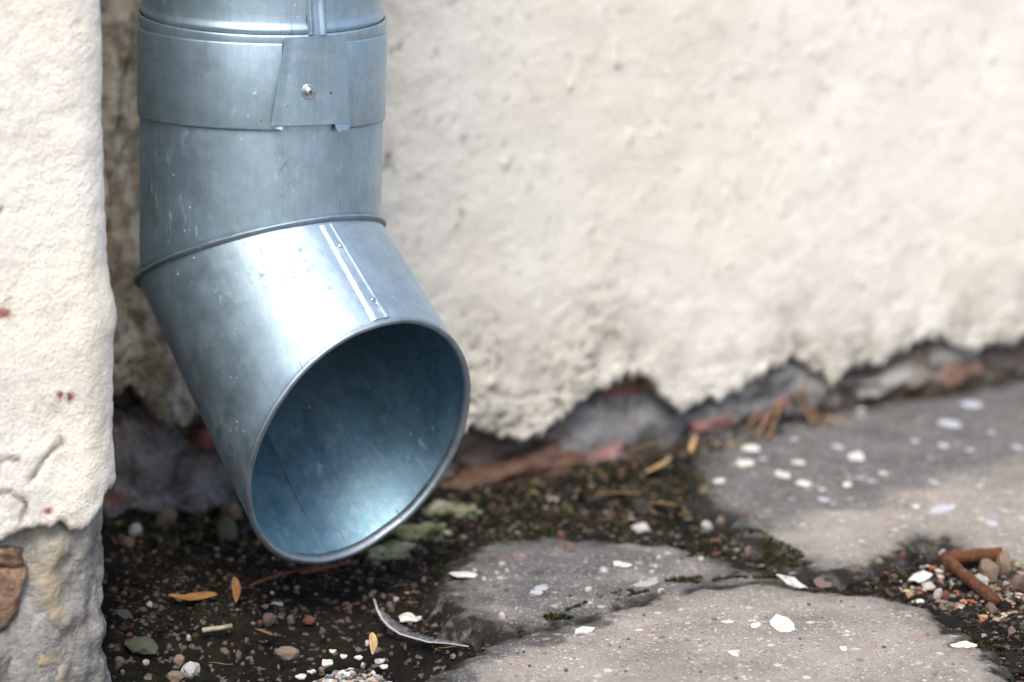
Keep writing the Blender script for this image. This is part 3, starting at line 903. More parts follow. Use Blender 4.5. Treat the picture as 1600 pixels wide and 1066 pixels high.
scp = pt(482, 143, 22)
nrm = math.cos(scp[0]) * E1 + math.sin(scp[0]) * E2
fr = frame_at(cyl(np.array(scp[0]), np.array(scp[1]), np.array(Rr + .0026)), nrm + .02 * AX, AX)
me = gridmesh('screw', disc([(.0044, 0), (.0044, .0007), (.0041, .0011), (.0032, .0012), (.0031, .0011), (.0029, .0022), (.0022, .0032), (.0012, .0037), (.00001, .0038)], fr), wrap=True)
scr = link('screw', me, MAT_SCREW, plate)
vv, ff = [], []
for rot in (.35, .35 + math.pi / 2):
    P0, a, b, c = fr
    a2 = a * math.cos(rot) + b * math.sin(rot); b2 = -a * math.sin(rot) + b * math.cos(rot)
    o_ = len(vv)
    for (x, y, z) in ((-.0017, -.00038, .0026), (.0017, -.00038, .0026), (.0017, .00038, .0026), (-.0017, .00038, .0026), (-.0012, -.0003, .00392 + .00002 * rot), (.0012, -.0003, .00392 + .00002 * rot), (.0012, .0003, .00392 + .00002 * rot), (-.0012, .0003, .00392 + .00002 * rot)):
        vv.append(P0 + a2 * x + b2 * y + c * z)
    ff += [[o_ + k for k in f] for f in ([4, 5, 6, 7], [0, 1, 5, 4], [1, 2, 6, 5], [2, 3, 7, 6], [3, 0, 4, 7])]
cross = mesh('screw_recess', vv, ff, False)
scr.data.materials.append(MAT_BLACK)
bm = bmesh.new(); bm.from_mesh(me); n0 = len(bm.faces); bm.from_mesh(cross)
bm.faces.ensure_lookup_table()
for f in bm.faces[n0:]: f.material_index = 1
bm.to_mesh(me); bm.free()
hp = pt(517, 145.5, 22)
fr = frame_at(cyl(np.array(hp[0]), np.array(hp[1]), np.array(Rr + .0024)), math.cos(hp[0]) * E1 + math.sin(hp[0]) * E2, AX)
link('hole', gridmesh('hole', disc([(.0010, 0), (.0010, .0007), (.0006, .0009), (.00001, .0009)], fr, 14), wrap=True), MAT_RUSTSPOT, plate)

# the bead where spout and pipe are locked together: a flange swept round the mitre
prof = []
for a in np.linspace(0, 2 * np.pi, 11)[:-1]:
    prof.append((.0017 * math.sin(a), Rr + .0012 + .0022 * math.cos(a)))
rows = []
Q1 = []
for off, r in prof:
    tv = mit_pipe(PH, r)
    rows.append(cyl(PH, tv, np.full(NP, r)) - MN * off * (1 + .15 * fbm(PH * 4, PH * 0, 113, 2)[:, None]))
P = np.stack(rows + rows[:1], 1)
me = gridmesh('mitre_bead', P, wrap=True, uv=(np.repeat(PH[:, None] * .075, 11, 1), np.repeat(np.linspace(0, .012, 11)[None], NP, 0)))
fattr(me, 'smudge', np.zeros(NP * 11))
link('mitre_bead', me, MAT_DULL, down)

# the spout: outer skin, rolled rim, inner skin
PS = np.linspace(-np.pi, np.pi, NP, endpoint=False)
def rs(f): return Rr + .0006 + (RM - Rr - .0006) * f
def fr_(f, dt=0.):
    return lambda p, r: mit_spout(p, r) * (1 - f) + (t_end(p) + dt) * f
def spout_px(x, y):                                 # photograph point on the outside of the spout -> (psi, t)
    r_ = ray(x, y); o_ = CP - EC
    best = None
    ra = r_ - AN * (r_ @ AN); oa = o_ - AN * (o_ @ AN)
    Rm = (Rr + RM) / 2
    A_, B_, C_ = ra @ ra, 2 * ra @ oa, oa @ oa - Rm * Rm
    k = (-B_ - math.sqrt(max(0, B_ * B_ - 4 * A_ * C_))) / (2 * A_)
    p = CP + r_ * k - EC
    return (math.atan2(p @ GJ, p @ GI), float(p @ AN))
def sblot(x, y, rx, ry):
    p0, v0 = spout_px(x, y)
    return lambda p, v: np.exp(-((p - p0) * .075 / (rx * PX)) ** 2 - ((v - v0) / (ry * PX * 1.6)) ** 2)
sb = [sblot(408, 430, 14, 16), sblot(452, 435, 22, 34), sblot(470, 400, 18, 26), sblot(510, 452, 8, 10)]
bl3 = lambda p, v: np.clip(sum(f(p, v) for f in sb), 0, 1)
outer = [(fr_(f), rs(f)) for f in np.linspace(0, .985, 22)] + [(fr_(1, -.0008), RM + .0001)]
spout = lathe('spout', outer, MAT_METAL, down, PS, ptf=spo, smudge=bl3)
rim = [(-.0022, RM + .0001), (-.0010, RM + .0004), (.0002, RM + .0003), (.0007, RM - .0002), (.0008, RM - .0016), (.0005, RM - .0028), (-.0006, RM - .0034), (-.0052, RM - .0030), (-.0054, RM - .0013)]
lathe('rim', [(fr_(1, a), b) for a, b in rim], MAT_DULL, spout, PS, ptf=spo)
inner = [(fr_(1, -.002), RM - .0012)] + [(fr_(f), rs(f) - .0010) for f in np.linspace(.97, 0, 24)]
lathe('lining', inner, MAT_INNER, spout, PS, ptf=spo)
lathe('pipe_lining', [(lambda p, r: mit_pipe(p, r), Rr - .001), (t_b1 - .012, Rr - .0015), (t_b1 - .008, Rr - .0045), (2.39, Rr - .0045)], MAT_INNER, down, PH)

a, b, c, d = spout_px(499, 352), spout_px(521, 349), spout_px(606, 500), spout_px(578, 506)
def seam_lift(u, v):
    f = .15 + .8 * v
    return (rs(f) - Rr) + .0007 * sstep(0, .3, u) + .0003 * sstep(.7, .85, u) * sstep(1, .9, u) + .0002
patch('seam', MAT_METAL, spout, [a, b, c, d], seam_lift, ptf=spo, nu=34, nv=16, thick=.0012)
for (x, y) in ((531, 385), (580, 472)):
    p, t = spout_px(x, y)
    nn = math.cos(p) * GI + math.sin(p) * GJ
    fr = frame_at(spo(np.array(p), np.array(t), np.array(rs(.15 + .8 * (t - a[1]) / (c[1] - a[1])) + .0010)), nn, AN)
    link('rivet', gridmesh('rivet', disc([(.0017, 0), (.0016, .0005), (.0010, .0009), (.00001, .001)], fr, 16), wrap=True), MAT_SCREW, spout)
# overlap seam running down the inside of the floor
psf = math.atan2(*[(lambda v: (v @ GJ, v @ GI))(E1 * -.2 - GI + .35 * GJ)][0])
inner_ps = math.pi - .02
for nm, dp in (('inner_seam', 0.0),):
    pa, pb = inner_ps + dp - .004, inner_ps + dp + .004
    patch(nm, MAT_DULL, spout, [(pa, .03), (pb, .03), (pb, float(t_end(np.array(pa))) - .006), (pa, float(t_end(np.array(pa))) - .006)],
          lambda u, v: rs(v) - Rr - .00105, ptf=spo, nu=3, nv=14, thick=.0006)

# ------------------------------------------------------------------ loose things on the ground
PROTO = []
for k in range(8):
    bm = bmesh.new()
    bmesh.ops.create_icosphere(bm, subdivisions=2, radius=1)
    sq = 2.4 + .5 * random.random()
    for v in bm.verts:
        d = v.co.normalized()
        m = (abs(d.x) ** sq + abs(d.y) ** sq + abs(d.z) ** sq) ** (-1 / sq)
        v.co = d * m * (1 + .38 * mnoise.noise(d * 1.3 + Vector((k * 7, 1, 3))) + .14 * mnoise.noise(d * 3.7 + Vector((k, 9, 3))))
    me = bpy.data.meshes.new('pebble'); bm.to_mesh(me); bm.free()
    me.polygons.foreach_set('use_smooth', np.zeros(len(me.polygons), bool))
    PROTO.append(me)
mcache = {}
def proto(pool, k, mat):
    key = (id(pool), k, mat.name)
    if key not in mcache:
        m = pool[k].copy(); m.materials.clear(); m.materials.append(mat); mcache[key] = m
    return mcache[key]

FLAKES = []
for k in range(7):
    n = 11
    rs_ = [.75 + .5 * random.random() for _ in range(n)]
    bm = bmesh.new()
    top, bot = [], []
    for i in range(n):
        a_ = 2 * math.pi * i / n + random.uniform(-.12, .12)
        x, y = math.cos(a_) * rs_[i], math.sin(a_) * rs_[i]
        z = .16 * mnoise.noise(Vector((x * .9 + k * 5, y * .9, 0)))
        top.append(bm.verts.new((x, y, z + .10))); bot.append(bm.verts.new((x * .96, y * .96, z - .10)))
    ct = bm.verts.new((0, 0, .13)); cb = bm.verts.new((0, 0, -.1))
    for i in range(n):
        j = (i + 1) % n
        bm.faces.new((top[i], top[j], ct)); bm.faces.new((bot[j], bot[i], cb)); bm.faces.new((bot[i], bot[j], top[j], top[i]))
    me = bpy.data.meshes.new('paint_flake'); bm.to_mesh(me); bm.free()
    FLAKES.append(me)

def slope(x, y):
    e = .004
    z = hgt([x - e, x + e, x, x], [y, y, y - e, y + e])
    return Vector((-(z[1] - z[0]) / (2 * e), -(z[3] - z[2]) / (2 * e), 1)).normalized()

def drop(name, me, px, py, wpx, asp, thick, rot, label, cat, group, lift=.3, tilt=0.):
    """stand a piece on the ground under a pixel; wpx = width in photograph pixels, asp = depth / width on the ground"""
    p = gat(px, py)
    dist = (p - CP) @ FW
    hw = wpx / 2 * dist / F
    o = bpy.data.objects.new(name, me)
    C.objects.link(o)
    nrm_ = (slope(p[0], p[1]) + Vector((0, -.12, .9))).normalized()
    q = nrm_.to_track_quat('Z', 'Y').to_matrix().to_4x4() @ Matrix.Rotation(rot, 4, 'Z') @ Matrix.Rotation(tilt, 4, 'X')
    o.matrix_world = Matrix.Translation(Vector(p) + Vector((0, 0, thick * lift))) @ q @ Matrix.Diagonal((hw, hw * asp, thick, 1))
    tag(o, label, cat, group)
    return o

FL = 'white paint flakes on the pavement'
def flake(px, py, wpx, label, asp=.9, rot=0., mat=MAT_FLAKE, th=.0024, group=FL):
    asp *= 1.6
    k = int(px * 7 + py * 3) % len(FLAKES)
    return drop('paint_flake', proto(FLAKES, k, mat), px, py, wpx, asp, th, rot, label, 'paint flake', group, .22, random.uniform(-.12, .12))

flake(1171, 702, 38, 'oblong white flake on the dark slab near the wall, above a rounder one', .6, .3)
flake(1162, 725, 28, 'rounder white flake just below an oblong one on the dark slab')
flake(1247, 724, 20, 'small white flake on the dark slab, upper of a column of three', .9, .1)
flake(1222, 743, 24, 'white flake on the dark slab, left and middle of a group of three', .9, .2)
flake(1255, 757, 26, 'white flake on the dark slab, lowest of a group of three', .7, -.1)
flake(1337, 716, 30, 'lone white flake in the middle of the dark slab below the wall', .8, -.3)
flake(1516, 634, 36, 'pale bluish flake high on the right slab, upper of a pair', .9, .2, MAT_BLUEFLAKE)
flake(1484, 664, 40, 'pale bluish flake high on the right slab, lower of a pair', .9, .0, MAT_BLUEFLAKE)
flake(1310, 660, 36, 'dull cream chip lying in the dark hollow at the wall foot', .9, .0, MAT_PEB['tan'])
flake(1438, 904, 50, 'long white flake left of the rusty bracket', .45, -.25, th=.005)
flake(1237, 911, 40, 'white flake on the back edge of the foreground slab', .8, .1)
flake(1285, 912, 32, 'cream chip beside a white flake on the back edge of the foreground slab', .5, .05, MAT_PEB['pink'])
flake(1223, 979, 42, 'round white flake in the middle of the foreground slab', .95, .5)
flake(1509, 1010, 34, 'angular white flake near the right end of the foreground slab', .9, .9)
flake(972, 884, 26, 'white flake on the back part of the small damp slab', .8, .2)
flake(1007, 914, 44, 'dull long flake over the joint between two slabs', .35, .25, MAT_PEB['white'], .0015)
flake(912, 988, 26, 'white chip at the left edge of the foreground slab', .9, -.3, th=.005)
flake(640, 967, 38, 'white oval flake beside the feather', .75, -.35, th=.004)
flake(725, 899, 44, 'white flake partly under moss at the left of the damp slab', .5, .1)
flake(845, 921, 22, 'greyish flake lying on the small damp slab, upper right of a pair', .8, 0, MAT_BLUEFLAKE)
flake(838, 927, 20, 'greyish flake lying on the small damp slab, lower left of a pair', .8, .4, MAT_BLUEFLAKE)
flake(1471, 797, 34, 'pale flake on the paler part of the right slab', .9, .2, MAT_BLUEFLAKE)
flake(1550, 819, 20, 'small pale flake above the rusty bracket on the right slab', .8, 0, MAT_BLUEFLAKE)
flake(1180, 979, 0.1 + 16, 'small chip left of the round white flake on the foreground slab')
flake(1318, 1015, 12, 'small round white chip at the middle right of the foreground slab', .9)
flake(1146, 1022, 15, 'small white chip low on the foreground slab', .9)
flake(870, 786, 26, 'white flake in the leaf litter under the wall', .8, .8, th=.006)
flake(1137, 973, 20, 'grey white chip near the top of the foreground slab', .5)
small = [(1284, 766), (1345, 748), (1362, 753), (1324, 758), (1193, 719), (1240, 688), (1124, 752), (1252, 622), (1345, 650), (1549, 677), (1475, 697), (1516, 704), (1430, 793), (1410, 810),
         (1287, 782), (1345, 640), (1590, 700), (1575, 770), (1530, 760), (1600, 812), (1460, 755), (1380, 740), (1310, 700), (1430, 690)]
for i, (x, y) in enumerate(small):
    flake(x, y, random.uniform(10, 17), 'tiny pale speck of paint on the dark slab by the wall', .9, i, MAT_BLUEFLAKE if i % 3 else MAT_FLAKE, .002, 'tiny paint specks on the slab by the wall')
for i in range(70):
    x, y = random.uniform(760, 1560), random.uniform(935, 1062)
    if poly_sd(np.array([gpt(x, y)[0]]), np.array([gpt(x, y)[1]]), POLY_A)[0] < .012: continue
    kind = random.choice(['white', 'pink', 'tan', 'white', 'grey', 'white', 'grey'])
    drop('pebble', proto(PROTO, i % 8, MAT_PEB[kind]), x, y, random.uniform(4, 8), .9, .0010, i, f'tiny {kind if kind != "tan" else "tan"} grain loose on the foreground slab', 'pebble', 'tiny grains on the foreground slab', .3)
for i in range(36):
    x, y = random.uniform(740, 1130), random.uniform(850, 940)
    g_ = gpt(x, y)
    if poly_sd(np.array([g_[0]]), np.array([g_[1]]), POLY_B)[0] < .008: continue
    kind = random.choice(['white', 'grey', 'pink', 'white', 'grey'])
    drop('pebble', proto(PROTO, i % 8, MAT_PEB[kind]), x, y, random.uniform(6, 12), .9, .0018, i, f'tiny {kind} grain loose on the small damp slab', 'pebble', 'tiny grains on the damp slab', .3)

def peb(px, py, wpx, kind, label, asp=.85, hz=.35, rot=0., group='stones lying in the soil'):
    p = gat(px, py); dist = (p - CP) @ FW
    return drop('pebble', proto(PROTO, int(px + py * 3) % 8, MAT_PEB[kind]), px, py, wpx, asp, wpx * dist / F * hz, rot, label, 'pebble', group, .35)
peb(222, 1012, 54, 'green', 'flat mossy grey green stone in the dark soil beside the pier', .8, .2, -.2)
peb(298, 1051, 28, 'white', 'pale grey angular stone, largest in the soil at the bottom left', .8, .45, .5)
peb(275, 1062, 24, 'tan', 'brown knobbly stone left of the pale angular stone', .8, .45)
peb(280, 1036, 18, 'tan', 'tan stone behind the pale angular stone', .9, .5)
peb(187, 1038, 14, 'pink', 'round pinkish pebble at the foot of the pier', .9, .7)
peb(421, 972, 22, 'pink', 'orange pink stone right of the upright leaf', .8, .5, .6)
peb(454, 972, 12, 'pink', 'small pinkish stone right of the orange pink one', .8, .7, .6)
peb(483, 972, 20, 'red', 'shiny red brick crumb on the black soil', .6, .35, .05)
peb(295, 966, 9, 'red', 'tiny red crumb below the orange leaf', .9, .7)
peb(449, 1025, 40, 'tan', 'flat brown stone left of the white rubble', .5, .25, -.25)
peb(190, 968, 30, 'grey', 'grey stone half under the pier edge', .7, .4)
peb(234, 960, 15, 'grey', 'small round grey pebble left of the long orange leaf', .9, .7)
peb(228, 1037, 10, 'white', 'tiny white pebble at the foot of the pier', .9, .5)
peb(434, 949, 22, 'white', 'thin white splinter stone right of the upright leaf', .4, .3, -.4)
peb(212, 839, 20, 'white', 'white angular stone behind, beside the pier', .9, .9, .4)
peb(200, 856, 24, 'tan', 'pale tan stone in front of the white angular one', .8, .6)
peb(355, 837, 36, 'green', 'mossy rounded stone under the back of the spout', .8, .6)
peb(258, 822, 30, 'tan', 'brownish stone at the dark wall foot', .8, .7)
peb(360, 812, 34, 'tan', 'tan stone at the wall foot behind the spout', .8, .6)
peb(785, 968, 11, 'white', 'round white pebble in the joint left of the foreground slab', .9, .8)
peb(692, 948, 10, 'red', 'small red pebble right of the white oval flake', .9, .8)
peb(610, 952, 12, 'pink', 'small pink pebble left of the white oval flake', .9, .8)
peb(877, 842, 12, 'red', 'coral red pebble behind the damp slab', .9, .8)
peb(890, 860, 18, 'pink', 'pale pink pebble on the back edge of the damp slab', .9, .5)
peb(1000, 800, 26, 'dark', 'black stone in the moss under the wall', .9, .7)
peb(1105, 828, 16, 'white', 'white pebble in the moss right of the litter', .9, .7)
peb(1002, 832, 30, 'white', 'flat pale stone in the moss in front of the litter', .7, .35)
peb(1160, 807, 13, 'pink', 'pink pebble at the left edge of the slab by the wall', .9, .7)
peb(1127, 823, 16, 'tan', 'orange tan pebble in the joint left of the wall slab', .9, .7)
peb(1168, 865, 12, 'tan', 'tan pebble in the joint between the slabs', .9, .7)
peb(1410, 871, 12, 'red', 'coral pebble left of the rusty bracket', .9, .7)
peb(1373, 884, 14, 'tan', 'yellowish pebble left of the rusty bracket', .9, .7)
peb(1385, 902, 10, 'red', 'small red pebble at the slab corner left of the bracket', .9, .7)
peb(1475, 874, 16, 'white', 'cream pebble touching the corner of the rusty bracket', .9, .7)
peb(1453, 928, 20, 'white', 'cream pebble in front of the long white flake', .9, .7)
peb(1466, 932, 14, 'white', 'white pebble right of a cream one by the slab corner', .9, .7)
peb(1477, 934, 12, 'red', 'orange pebble in a row of three below the bracket', .9, .7)
peb(1545, 902, 40, 'tan', 'pale yellow stone inside the angle of the rusty bracket', .8, .5)
peb(1568, 893, 30, 'tan', 'yellowish stone at the right inside the angle of the bracket', .9, .8)
peb(1590, 918, 24, 'pink', 'orange stone at the right edge of the photo', .9, .7)
peb(1530, 915, 26, 'white', 'whitish stone under the arm of the bracket', .8, .5)
peb(1548, 956, 24, 'tan', 'cream stone below the tip of the rusty bracket', .6, .5)
peb(1581, 991, 13, 'pink', 'pale pebble on moss near the right edge', .9, .7)
peb(1548, 928, 14, 'tan', 'tan pebble between the bracket arm tip and the orange stone', .9, .7)
# pebbles scattered through the soil on the left
cols = ['tan', 'grey', 'brown', 'pink', 'dark', 'grey', 'green', 'red', 'brown', 'dark', 'brown', 'green', 'white']
n_ = 0
for i in range(400):
    x, y = random.uniform(178, 690), random.uniform(835, 1062)
    g_ = gpt(x, y)
    if y < 880 and 420 < x < 600: continue
    if float(slab_z(0, np.array([g_[0]]), np.array([g_[1]]))[0][0]) > -.002 or float(slab_z(1, np.array([g_[0]]), np.array([g_[1]]))[0][0]) > -.002: continue
    kind = random.choice(cols)
    peb(x, y, random.choice([4.5, 5, 5, 6, 7, 8, 10]) , kind, f'{dict(tan="tan", grey="grey", pink="pinkish", dark="black", white="white", green="mossy grey", red="red", brown="brown")[kind]} pebble in dark soil ' +
        ('close beside the pier' if x < 265 else 'around the orange leaves' if x < 400 else 'between twig and white rubble' if x < 520 else 'around the feather') + (', towards the wall' if y < 915 else ', mid way' if y < 985 else ', low'),
        random.uniform(.6, 1), random.uniform(.4, .7), random.uniform(0, 6), 'small pebbles in the soil below the spout')
    n_ += 1
    if n_ > 130: break

# leaves
def leaf(px, py, length_px, width_px, rot, label, mat, curl=.25, upright=0., lift=.003, notch=False):
    p = gat(px, py); dist = (p - CP) @ FW
    L, Wd = length_px * dist / F, width_px * dist / F
    nu, nv = 16, 5
    vs_, fs = [], []
    for i in range(nu):
        u = i / (nu - 1)
        wd = Wd * (math.sin(math.pi * min(1, u ** .75 * .97 + .015)) ** .8) * .5 + .0001
        if notch and .62 < u < .75: wd *= .75
        for j in range(nv):
            v = j / (nv - 1) * 2 - 1
            x = (u - .5) * L
            z = curl * L * (u - .5) ** 2 + abs(v) * wd * .35 + .05 * L * math.sin(u * 7 + px)* .3
            y = v * wd + .04 * L * math.sin(u * 3.1)
            vs_.append((x, y, z))
    for i in range(nu - 1):
        for j in range(nv - 1):
            a_ = i * nv + j
            fs.append([a_, a_ + nv, a_ + nv + 1, a_ + 1])
    me = mesh('leaf', vs_, fs)
    me.materials.append(mat)
    o = bpy.data.objects.new('leaf', me); C.objects.link(o)
    o.matrix_world = Matrix.Translation(Vector(p) + Vector((0, 0, lift))) @ Matrix.Rotation(rot, 4, 'Z') @ Matrix.Rotation(upright, 4, 'Y') @ Matrix.Rotation(-.35, 4, 'X')
    md = o.modifiers.new('thickness', 'SOLIDIFY'); md.thickness = .0003
    return tag(o, label, 'leaf', 'fallen leaves')
leaf(302, 948, 76, 18, math.pi + .03, 'long narrow orange leaf lying on the dark soil', MAT_LEAF, .15, lift=.0065, notch=True)
leaf(368, 956, 42, 14, -1.4, 'short orange leaf pointing to the viewer beside the twig', MAT_LEAF, .1, .95, .014)
leaf(410, 862, 28, 18, 1.0, 'orange leaf tip showing beneath the lip of the spout', MAT_LEAF, .2, -.7, .008)
leaf(582, 1042, 36, 13, -1.5, 'tan leaf standing in the white rubble', MAT_TAN, .1, .95, .014)
leaf(1032, 752, 52, 30, .7, 'broad tan leaf in the litter under the wall', MAT_TAN, .3, -.3, .010)
leaf(1010, 728, 60, 22, .4, 'tan leaf leaning on the wall foot above the broad one', MAT_TAN, .2, -.2, .014)
leaf(1084, 718, 34, 12, 1.2, 'narrow tan leaf upright at the end of the wall slab', MAT_TAN, .1, -.7, .012)
leaf(965, 785, 70, 12, .02, 'narrow orange tan leaf in the litter', MAT_TAN, .1, 0, .006)
leaf(1035, 802, 50, 16, -.1, 'yellowish leaf right of the black stone', MAT_TAN, .1, 0, .006)
leaf(412, 1000, 40, 22, -.8, 'dark brown curled leaf behind the flat brown stone', MAT_BROWN, .3, 0, .004)
leaf(268, 820, 60, 14, .5, 'brown leaf at the wall foot beside the pier', MAT_BROWN, .2, -.1, .010)
leaf(320, 800, 50, 16, .3, 'olive brown leaf at the wall foot behind the spout', MAT_TAN, .2, -.1, .012)
leaf(345, 1046, 40, 10, -.2, 'dark shrivelled leaf right of the pale angular stone', MAT_BROWN, .2, 0, .003)
leaf(700, 1020, 30, 8, .3, 'dark scrap of leaf at the corner of the foreground slab', MAT_BROWN, .2, 0, .003)

def tube(name, pts, r, mat, sides=7, parent=None, taper=.6, square=False):
    pts = [np.asarray(p, float) for p in pts]
    n = len(pts)
    rows = []
    for i, p in enumerate(pts):
        t = pts[min(n - 1, i + 1)] - pts[max(0, i - 1)]
        t = t / np.linalg.norm(t)
        a_ = np.cross(t, Z); a_ /= np.linalg.norm(a_)
        b_ = np.cross(a_, t)
        rr = r * (1 - (1 - taper) * i / (n - 1)) * (1 + .1 * math.sin(i * 2.7))
        th = np.linspace(0, 2 * np.pi, sides, endpoint=False) + (math.pi / 4 if square else 0)
        rows.append(p + rr * (np.cos(th)[:, None] * a_ + np.sin(th)[:, None] * b_))
    P_ = np.stack(rows, 1)
    me = gridmesh(name, P_, wrap=True, flip=True)
    bm = bmesh.new(); bm.from_mesh(me)
    bmesh.ops.holes_fill(bm, edges=[e for e in bm.edges if e.is_boundary])
    bm.to_mesh(me); bm.free()
    return link(name, me, mat, parent)

def gline(pts, lift):
    return [gat(x, y) + Z * (lift if not isinstance(lift, list) else lift[i]) for i, (x, y) in enumerate(pts)]
tag(tube('twig', gline([(326, 974), (345, 958), (362, 940), (385, 928), (412, 916), (440, 908), (470, 900), (500, 893)], .004), .0013, MAT_TWIG), 'thin reddish twig lying behind the two orange leaves', 'twig')
tag(tube('twig', gline([(470, 903), (500, 897), (530, 890), (560, 884)], .003), .0016, MAT_TWIG), 'short dark red twig in front of the mouth of the spout', 'twig')
tag(tube('straw', gline([(316, 994), (330, 992), (346, 990), (362, 987)], .0035), .0016, MAT_STRAW, taper=.9), 'straight pale straw piece on the dark soil below the orange leaves', 'straw')
def stalks():
    for k, pts in enumerate([[(1180, 690), (1205, 668), (1232, 650), (1260, 640)], [(1170, 668), (1210, 640), (1255, 648), (1282, 672)], [(1200, 690), (1222, 662), (1250, 656), (1272, 676)], [(1190, 660), (1230, 652), (1270, 645)]]):
        tag(tube('dry_stalk', gline(pts, [.002, .012 + .003 * k, .016, .004]), .0014, MAT_BROWN), 'dry brown stalk in the tangle at the wall foot beside the cream chip', 'stalk', 'tangle of dry stalks at the wall foot')
stalks()

# the rusty bracket: a bent square iron bar
pA, pB, pC = gat(1566, 880) + Z * .006, gat(1472, 893) + Z * .009, gat(1556, 950) + Z * .004
bar = []
for f in np.linspace(0, 1, 8): bar.append(pA + (pB - pA) * f * .96)
bar.append(pB + (pA - pB) * .02 + (pC - pB) * .02)
for f in np.linspace(.06, 1, 8): bar.append(pB + (pC - pB) * f)
tag(tube('rusty_bracket', bar, .0046, MAT_RUST, 8, None, .85, True), 'rusty bent iron bracket lying in the gap between the slabs', 'bracket')

# feather: quill and two vanes
fe = empty('feather', tuple(gat(600, 985)))
tag(fe, 'small curved grey feather on the black soil in front of the spout', 'feather')
qp = [(585, 966), (590, 976), (598, 986), (610, 996), (626, 1004), (646, 1010), (670, 1014), (700, 1016), (732, 1018)]
Qp = gline(qp, [.012, .009, .007, .006, .005, .005, .004, .004, .003])
tube('quill', Qp, .0007, MAT_QUILL, 6, fe, .4)
vs_, fs = [], []
Qn = np.array([np.array([np.interp(f, np.linspace(0, 1, len(Qp)), [q[c] for q in Qp]) for c in range(3)]) for f in np.linspace(.12, 1, 60)])
for sgn, wmax in ((1, .0085), (-1, .0022)):
    for i in range(0, 59):
        f = i / 58
        t = Qn[min(59, i + 1)] - Qn[max(0, i - 1)]; t /= np.linalg.norm(t)
        sd_ = np.cross(Z, t); sd_ /= np.linalg.norm(sd_)
        wv_ = wmax * math.sin(math.pi * min(1, f ** .7 * .95 + .05)) ** .7 * (1 + .12 * math.sin(i * 1.9))
        dirv = sd_ * sgn * .8 + t * .75 + Z * .15
        o_ = len(vs_)
        a_ = Qn[i]; b_ = Qn[i] + (Qn[i + 1] - Qn[i]) * .85
        vs_ += [a_, b_, b_ + dirv * wv_ + Z * .0003, a_ + dirv * wv_]
        fs.append([o_, o_ + 1, o_ + 2, o_ + 3])
link('vane', mesh('vane', vs_, fs, False), MAT_FEATHER, fe)

# pale green lichened stone behind the spout, and lumps along the wall foot
def gstone(px, py, wpx, asp, hz, mat, seed, label, cat='stone', rot=0.):
    p = gat(px, py); dist = (p - CP) @ FW
    hw = wpx / 2 * dist / F
    c_, s_r = math.cos(rot), math.sin(rot)
    fx = np.array([c_, s_r, 0]); fy = np.array([-s_r, c_, 0])
    o = lump('stone', mat, None, p + Z * hz * .1, hw, hz, hw * asp, seed, 0, frame=(fx, fy), rough=.5, square=3)
    return tag(o, label, cat)
MAT_LICHEN = m_rough('lichened_concrete', [(.3, (.03, .03, .016)), (.42, (.12, .13, .06)), (.52, (.27, .28, .16)), (.62, (.38, .38, .30)), (.72, (.17, .18, .09)), (.85, (.05, .05, .03))], 70, 300)
gstone(606, 868, 74, .5, .0062, MAT_LICHEN, 41, 'lichened pale lump touching the lip of the spout, nearest of three', rot=.6)
gstone(652, 838, 92, .6, .0070, MAT_LICHEN, 45, 'lichened pale green lump behind the spout lip, middle of three', rot=.3)
gstone(706, 806, 84, .6, .0075, MAT_LICHEN, 46, 'lichened pale green lump behind the spout lip, farthest of three', rot=-.2)
gstone(225, 800, 90, .4, .02, MAT_STONE, 44, 'grey lump against the dark stone in the nook')

# ------------------------------------------------------------------ grit, moss, litter, crushed rubble
def scatter(n, region, test=None):
    """n points on the ground that show inside a pixel polygon"""
    poly = np.array(region, float)
    lo, hi = poly.min(0), poly.max(0)
    out = []
    while len(out) < n:
        x = rng.uniform(lo[0], hi[0], n); y = rng.uniform(lo[1], hi[1], n)
        ok = poly_sd(x, y, poly) > 0
        for a_, b_ in zip(x[ok], y[ok]):
            out.append((a_, b_))
    pts = np.array(out[:n])
    g_ = np.array([gpt(a_, b_) for a_, b_ in pts])
    z = hgt(g_[:, 0], g_[:, 1])
    so_ = soil_z(g_[:, 0], g_[:, 1])
    g_[:, 2] = z
    return g_, z - so_

ICO_V, ICO_F = None, None
bm = bmesh.new(); bmesh.ops.create_icosphere(bm, subdivisions=1, radius=1)
ICO_V = np.array([v.co[:] for v in bm.verts]); ICO_F = np.array([[v.index for v in f.verts] for f in bm.faces]); bm.free()
def stones(name, pts, size, cols, kind_label, flat=.6):
    n = len(pts)
    V_ = np.zeros((n, 12, 3)); Cc = np.zeros((n, 12, 3))
    for i in range(n):
        q = ICO_V * (1 + rng.uniform(-.35, .35, (12, 1)))
        sz = size() * np.array([1, rng.uniform(.6, 1), flat * rng.uniform(.6, 1.1)])
        a_ = rng.uniform(0, 6.28)
        q = q * sz
        x = q[:, 0] * np.cos(a_) - q[:, 1] * np.sin(a_); y = q[:, 0] * np.sin(a_) + q[:, 1] * np.cos(a_)
        V_[i] = np.stack([x, y, q[:, 2]], 1) + pts[i] + np.array([0, 0, sz[2] * .35])
        Cc[i] = np.array(cols[rng.integers(len(cols))]) * rng.uniform(.35, 1.0)
    F_ = (ICO_F[None] + (np.arange(n) * 12)[:, None, None]).reshape(-1, 3)
    me = mesh(name, V_.reshape(-1, 3), F_, False)
    cattr(me, 'col', Cc.reshape(-1, 3))
    return tag(link(name, me, MAT_GRIT), kind='stuff')

